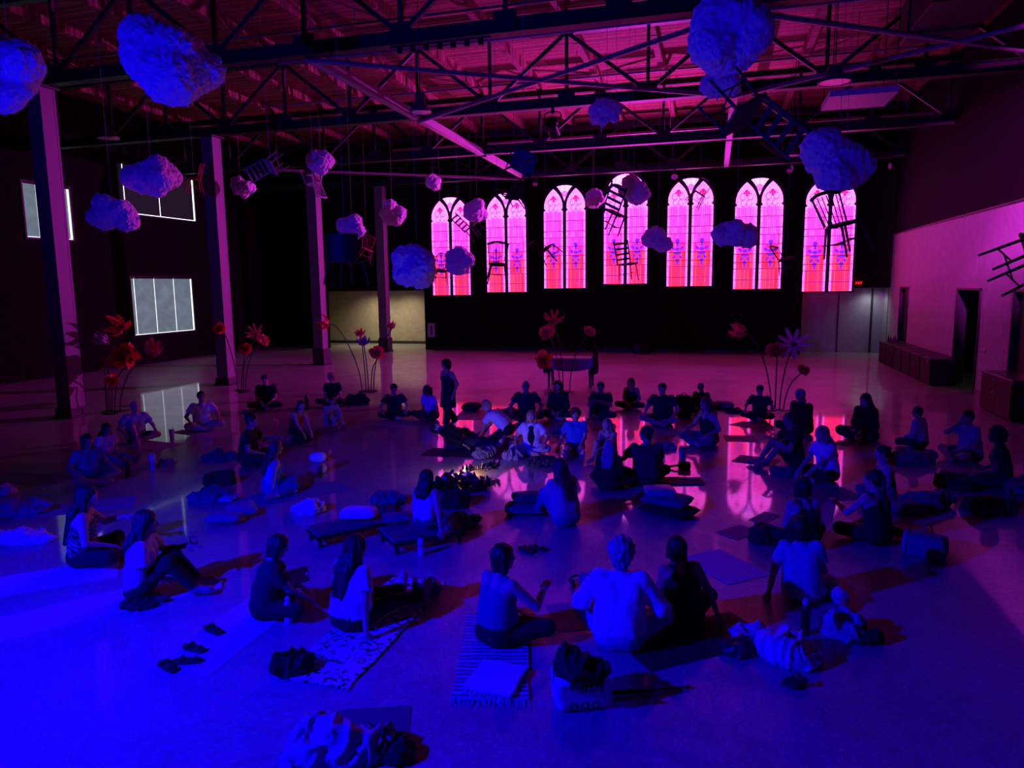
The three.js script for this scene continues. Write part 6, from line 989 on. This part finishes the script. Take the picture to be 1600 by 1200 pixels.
{ // tote bag
  const [x, z] = [-0.95, -5.213], g = thing('tote_bag', 'white printed tote bag with a black jacket stuffed on top', 'tote bag', [x, 0.002, z], 0.42);
  const t = canvasTexture(512, 256, (c, w, h) => { c.fillStyle = '#dcdce4'; c.fillRect(0, 0, w, h); c.fillStyle = '#15151c'; for (let i = 0; i < 26; i++) { c.save(); c.translate(8 + i * 10, 30); c.rotate(0.35); c.fillRect(0, 0, 3, 150); c.restore(); } c.fillStyle = '#dcdce4'; c.fillRect(270, 0, w, h); c.fillStyle = '#15151c'; c.font = 'bold 84px sans-serif'; c.fillText('UUI', 320, 92); c.fillText('DOO', 268, 236); });
  const b = new RoundedBoxGeometry(0.42, 0.26, 0.3, 5, 0.05), p = b.attributes.position, uv = b.attributes.uv; for (let i = 0; i < p.count; i++) { p.setX(i, p.getX(i) * (1 + 0.25 * (p.getY(i)))); uv.setXY(i, (p.getX(i) + p.getZ(i) * 0.9 + 0.36) / 0.72, (p.getY(i) + 0.13) / 0.26); } b.computeVertexNormals(); b.translate(0, 0.13, 0);
  part(g, 'canvas_body', b, mat([1, 1, 1], 0.85, { map: t, bumpMap: weaveBump, bumpScale: 0.001 }));
  for (const s of [-1, 1]) part(g, 'handle', tube([[-0.09, 0.22, s * 0.15], [-0.08, 0.33, s * 0.19], [0.02, 0.36, s * 0.2], [0.09, 0.22, s * 0.15]], 0.011, 20, 6), C_BLACK);
  const j = crumple('jacket', 'black jacket with a pink lips print lying on the tote bag', 'jacket', [x, z], [0.5, 0.26, 0.42], 0.42, C_BLACK, 63, { y: 0.2, fold: 6 });
  const lips = new THREE.Shape(); lips.moveTo(-0.08, 0.01); lips.bezierCurveTo(-0.05, 0.02, -0.025, 0.05, 0, 0.02); lips.bezierCurveTo(0.025, 0.05, 0.05, 0.02, 0.08, 0.01); lips.bezierCurveTo(0.04, -0.045, -0.04, -0.045, -0.08, 0.01);
  part(j, 'lips_patch', new THREE.ExtrudeGeometry(lips, { depth: 0.004, bevelEnabled: false }).rotateX(-1.25).translate(0.02, 0.17, 0.02), mat([0.75, 0.2, 0.34], 0.6)); }
{ const a = [-0.698, -5.352], b = [-0.104, -5.62], g = thing('rod', 'slim black umbrella lying on the floor beside the tote bag', 'rod', [a[0], 0.02, a[1]]); const d = [b[0] - a[0], 0, b[1] - a[1]]; part(g, 'thick_end', bar([0, 0.01, 0], [d[0] * 0.55, 0, d[2] * 0.55], 0.022, 10, 0.012), C_BLACK); part(g, 'shaft', bar([d[0] * 0.5, 0, d[2] * 0.5], [d[0], 0, d[2]], 0.008, 8), BLACK_METAL); part(g, 'grip', bar([d[0] * 0.94, 0, d[2] * 0.94], [d[0], 0, d[2]], 0.014, 10), BLACK_PLASTIC); }  // thin dark line on the floor, shaped as a slim rod
{ // cooler style tote on the right
  const [x, z] = [2.506, -9.256], g = thing('beach_bag', 'blue canvas bag lying open on its side on the right', 'bag', [x, 0, z], -0.5);
  part(g, 'canvas_body', rbox(0.42, 0.28, 0.3, 0.07, 0.05, 0.14, 0), cloth([0.07, 0.09, 0.2])); part(g, 'open_rim', new THREE.TorusGeometry(0.12, 0.022, 10, 26).rotateY(Math.PI / 2).scale(1, 1.1, 1.1).translate(-0.17, 0.14, 0), cloth([0.3, 0.3, 0.42])); part(g, 'lining', cyl(0.115, 0.115, 0.012, 22).rotateZ(Math.PI / 2).translate(-0.165, 0.14, 0), C_BLACK); part(g, 'handle', tube([[0.0, 0.27, 0.1], [0.02, 0.38, 0.06], [0.06, 0.38, -0.04], [0.08, 0.27, -0.1]], 0.012, 18, 6), C_NAVY); }
{ const [x, z] = [-0.637, -17.874], g = thing('backpack', 'black backpack standing between the large dark shirt and the looking-down cap', 'backpack', [x, 0, z], -0.3); part(g, 'main_pouch', rbox(0.42, 0.56, 0.28, 0.1, 0, 0.28, 0), C_BLACK); part(g, 'front_pocket', rbox(0.32, 0.26, 0.1, 0.04, 0, 0.2, 0.16), C_BLACK); part(g, 'top_handle', tube([[-0.06, 0.55, 0], [-0.04, 0.6, 0], [0.04, 0.6, 0], [0.06, 0.55, 0]], 0.01, 12, 6), C_BLACK); for (const s of [-1, 1]) part(g, 'shoulder_strap', tube([[s * 0.1, 0.52, -0.12], [s * 0.14, 0.4, -0.2], [s * 0.15, 0.2, -0.19], [s * 0.14, 0.08, -0.13]], 0.016, 18, 6), C_BLACK); }
{ // vessel in a hand: cup lifted by the slate shirt, glass held by the white shirt
  const g = thing('drinking_glass', 'glass jar of water held up by the loose white shirt', 'glass', hands.get(glassHolder)[0].toArray()); part(g, 'jar', lathe([[0.001, 0], [0.036, 0], [0.04, 0.01], [0.04, 0.1], [0.034, 0.12], [0.034, 0.135], [0.031, 0.135], [0.031, 0.12], [0.036, 0.1], [0.036, 0.012], [0.001, 0.008]], 22), new THREE.MeshPhysicalMaterial({ color: 0xffffff, roughness: 0.05, transmission: 1, thickness: 0.02, ior: 1.45 })); part(g, 'water', cyl(0.034, 0.034, 0.07, 20, 0, 0.045, 0), new THREE.MeshPhysicalMaterial({ color: 0xdfe8ff, roughness: 0.05, transmission: 1, thickness: 0.05, ior: 1.33 })); }

// ---------- flower centrepiece with candle ----------
{ const [x, z] = [-3.958, -10.723], r = rng(77);
  const g = thing('flower_centrepiece', 'low arrangement of leaves and small flowers on the floor around a candle', 'flower arrangement', [x, 0, z]);
  part(g, 'tray', cyl(0.42, 0.42, 0.02, 30, 0, 0.01, 0).scale(1.1, 1, 0.8), mat([0.06, 0.04, 0.03], 0.6));
  const leaf = petalGeo(0.16, 0.04, 0.5, true, 0.4), LM = [mat([0.05, 0.10, 0.03], 0.7), mat([0.09, 0.13, 0.03], 0.7), mat([0.14, 0.09, 0.02], 0.7)], FM = [mat([0.6, 0.1, 0.03], 0.8), mat([0.7, 0.4, 0.06], 0.8), mat([0.55, 0.04, 0.08], 0.8), mat([0.6, 0.5, 0.45], 0.8)];
  for (let i = 0; i < 110; i++) { const a = r() * 6.283, q = Math.sqrt(r()), m = part(g, 'leaf', leaf, LM[i % 3], [Math.cos(a) * q * 0.5, 0.02 + r() * 0.16 * (1.1 - q), Math.sin(a) * q * 0.34]); m.rotation.set(r() * 1.4, a + r(), r() * 1.2 - 0.6); m.scale.setScalar(0.7 + r() * 0.7); }
  const pet = petalGeo(0.05, 0.022, 0.2, false, 0.5);
  for (let i = 0; i < 26; i++) { const a = r() * 6.283, q = Math.sqrt(r()) * 0.9, b = new THREE.Group(); b.name = 'blossom'; g.add(b); b.position.set(Math.cos(a) * q * 0.46, 0.13 + r() * 0.12 * (1 - q * 0.6), Math.sin(a) * q * 0.3); b.rotation.set(r() - 0.5, r() * 6, r() - 0.5); for (let k = 0; k < 6; k++) { const p = part(b, 'petal', pet, FM[i % 4]); p.rotation.set(0, k * 1.047, 0); p.rotateX(0.9); } }
  const s = thing('flower_spray', 'long leafy spray reaching out of the arrangement', 'flower spray', at3([-3.879, -11.562], 0), 0.4);
  part(s, 'twig', tube([[-0.35, 0.06, 0.1], [-0.1, 0.1, 0.02], [0.15, 0.1, -0.04], [0.34, 0.07, -0.08]], 0.008, 20, 6), STEM);
  for (let i = 0; i < 40; i++) { const t = r(), m = part(s, 'leaf', leaf, LM[i % 3], [-0.35 + t * 0.69, 0.08 + r() * 0.06, 0.1 - t * 0.18]); m.rotation.set(r() * 1.5 - 0.3, r() * 6.283, r() - 0.5); m.scale.setScalar(0.6 + r() * 0.5); }
  const [cx, cz] = [-4.133, -11.503], c = thing('candle', 'lit candle in a glass cup behind the flower arrangement', 'candle', [cx, 0, cz]);
  part(c, 'glass_cup', lathe([[0.001, 0], [0.042, 0], [0.045, 0.01], [0.048, 0.11], [0.045, 0.11], [0.042, 0.012], [0.001, 0.008]], 22), new THREE.MeshPhysicalMaterial({ color: 0xffffff, roughness: 0.08, transmission: 1, thickness: 0, ior: 1.45 }));
  part(c, 'wax', cyl(0.04, 0.04, 0.06, 20, 0, 0.042, 0), mat([0.8, 0.72, 0.6], 0.5)); part(c, 'wick', bar([0, 0.07, 0], [0, 0.085, 0], 0.002, 5), BLACK_PLASTIC);
  part(c, 'flame', lathe([[0.001, 0], [0.016, 0.02], [0.013, 0.045], [0.001, 0.085]], 12).translate(0, 0.084, 0), new THREE.MeshStandardMaterial({ color: 0x000000, emissive: new THREE.Color().setRGB(1, 0.5, 0.14), emissiveIntensity: 30 }));
  const l = new THREE.PointLight(new THREE.Color().setRGB(1, 0.5, 0.16), 1.3, 0, 2); l.position.set(cx, 0.11, cz); l.castShadow = true; scene.add(l); }

// ---------- altar table ----------
{ const [x, z] = V2([-5.109, -22.52], [-3.748, -22.48]), g = thing('altar_table', 'dark wooden table with turned legs beyond the circle', 'table', [x, 0, z - 0.25], 0.02), W = 1.55, D = 0.8, H = 0.92, wood = mat([0.03, 0.02, 0.018], 0.4);
  part(g, 'table_top', rbox(W, 0.05, D, 0.012, 0, H, 0), wood); part(g, 'apron', [box(W - 0.14, 0.12, 0.025, 0, H - 0.085, D / 2 - 0.06), box(W - 0.14, 0.12, 0.025, 0, H - 0.085, -D / 2 + 0.06), box(0.025, 0.12, D - 0.14, W / 2 - 0.06, H - 0.085, 0), box(0.025, 0.12, D - 0.14, -W / 2 + 0.06, H - 0.085, 0)], wood);
  for (const sx of [-1, 1]) for (const sz of [-1, 1]) part(g, 'leg', lathe([[0.001, 0], [0.03, 0], [0.045, 0.04], [0.03, 0.1], [0.042, 0.3], [0.055, 0.5], [0.05, 0.6], [0.06, 0.66], [0.06, H - 0.025], [0.001, H - 0.025]], 14).translate(sx * (W / 2 - 0.1), 0, sz * (D / 2 - 0.1)), wood);
  const lace = canvasTexture(256, 256, (c, w, h) => { c.fillStyle = '#c8c0d0'; c.fillRect(0, 0, w, h); c.strokeStyle = '#4a4250'; c.lineWidth = 5; for (let i = 0; i < 12; i++) { c.beginPath(); c.moveTo(i * w / 12, 0); c.lineTo(i * w / 12, h); c.stroke(); c.beginPath(); c.moveTo(0, i * h / 12); c.lineTo(w, i * h / 12); c.stroke(); } });
  const P = [], U = [], I = [], nx = 40, ny = 30; for (let j = 0; j <= ny; j++) for (let i = 0; i <= nx; i++) { const u = i / nx * 2 - 1, v = j / ny, X = u * W * 0.51; let Y, Zc; if (v < 0.45) { Y = H + 0.032; Zc = -D / 2 + v / 0.45 * D; } else { const t = (v - 0.45) / 0.55, drop = 0.42 * (0.35 + 0.65 * Math.sqrt(Math.max(0, 1 - u * u * 0.9))); Y = H + 0.03 - t * drop; Zc = D / 2 + 0.012 + 0.02 * Math.sin(u * 22) * t; } P.push(X, Y, Zc); U.push(X * 2, v * 3); }
  for (let j = 0; j < ny; j++) for (let i = 0; i < nx; i++) { const a = j * (nx + 1) + i; I.push(a, a + nx + 1, a + 1, a + 1, a + nx + 1, a + nx + 2); }
  const geo = new THREE.BufferGeometry(); geo.setAttribute('position', new THREE.Float32BufferAttribute(P, 3)); geo.setAttribute('uv', new THREE.Float32BufferAttribute(U, 2)); geo.setIndex(I); geo.computeVertexNormals();
  const c = single('table_cloth', geo, new THREE.MeshStandardMaterial({ map: lace, roughness: 0.9, side: THREE.DoubleSide }), 'lace cloth draped in a swag over the dark table', 'tablecloth', [x, 0, z - 0.25]); c.rotation.y = 0.02;
  for (const s of [-1, 1]) { const q = crumple('dark_drape', s < 0 ? 'dark drape at the corner of the table by the yellow flower' : 'dark drape at the table corner away from the yellow flower', 'drape', [x + s * (W / 2 + 0.02), z - 0.25], [0.16, 0.9, 0.8], 0.02, C_BLACK, 71 + s, { y: 0.44, fold: 12 }); } }

// ---------- along the side wall ----------
{ for (let i = 0; i < 6; i++) { const z = -31.6 + i * 1.22, g = thing('storage_crate', ['black crate beside the far narrow door', 'black crate, second from the far narrow door', 'black crate, third from the far narrow door', 'black crate, third from the open doorway', 'black crate, second from the open doorway', 'black crate next to the open doorway'][i], 'crate', [7.02, 0, z], 0, 'row of black crates along the side wall');
    part(g, 'crate_body', rbox(0.8, 0.78, 1.1, 0.02, 0, 0.4, 0), mat([0.009, 0.008, 0.01], 0.7)); part(g, 'lid', rbox(0.84, 0.06, 1.14, 0.015, 0, 0.82, 0), BLACK_PLASTIC); for (const s of [-1, 1]) part(g, 'latch', rbox(0.02, 0.1, 0.06, 0.005, -0.41, 0.72, s * 0.3), CHROME); part(g, 'handle', tube([[-0.41, 0.5, -0.09], [-0.44, 0.47, -0.05], [-0.44, 0.47, 0.05], [-0.41, 0.5, 0.09]], 0.01, 12, 6), BLACK_METAL); }
  for (let i = 0; i < 5; i++) { const g = thing('drinks_bottle', 'small glass bottle on the black crates by the far door', 'bottle', [6.85 + (i % 2) * 0.2, 0.853, -31.7 + i * 0.2], 0, 'bottles on the black crates'); part(g, 'glass_body', lathe([[0.001, 0], [0.04, 0], [0.043, 0.02], [0.043, 0.15], [0.018, 0.21], [0.016, 0.27], [0.001, 0.27]], 16), mat([0.12, 0.1, 0.12], 0.12)); part(g, 'cap', cyl(0.019, 0.019, 0.025, 12, 0, 0.28, 0), CHROME); }
  const c = thing('low_cabinet', 'dark low cabinet against the pale side wall', 'cabinet', [7.08, 0, -19.8]); part(c, 'carcass', rbox(0.7, 0.92, 2.0, 0.01, 0, 0.48, 0), mat([0.012, 0.009, 0.012], 0.6)); part(c, 'top', rbox(0.76, 0.04, 2.06, 0.01, 0, 0.96, 0), mat([0.06, 0.05, 0.06], 0.3)); for (const s of [-1, 1]) { const d = part(c, 'door', rbox(0.02, 0.8, 0.95, 0.005, -0.36, 0.48, s * 0.49), mat([0.014, 0.011, 0.014], 0.6)); part(d, 'knob', new THREE.SphereGeometry(0.018, 10, 8).translate(-0.385, 0.55, s * 0.08), CHROME); } }

{ const h = hands.get(cupHolder)[1], g = thing('drinking_cup', 'small cup held near the mouth of the slate blue shirt', 'cup', [h.x, h.y, h.z]); part(g, 'cup_body', lathe([[0.001, 0], [0.03, 0], [0.04, 0.09], [0.037, 0.09], [0.028, 0.006], [0.001, 0.006]], 20), mat([0.5, 0.5, 0.55], 0.4)); part(g, 'cup_handle', new THREE.TorusGeometry(0.026, 0.006, 8, 18).translate(0.045, 0.045, 0), mat([0.5, 0.5, 0.55], 0.4)); }

scene.traverse(o => { if (o.isMesh) { o.castShadow = true; o.receiveShadow = true; } });
renderer.render(scene, camera);
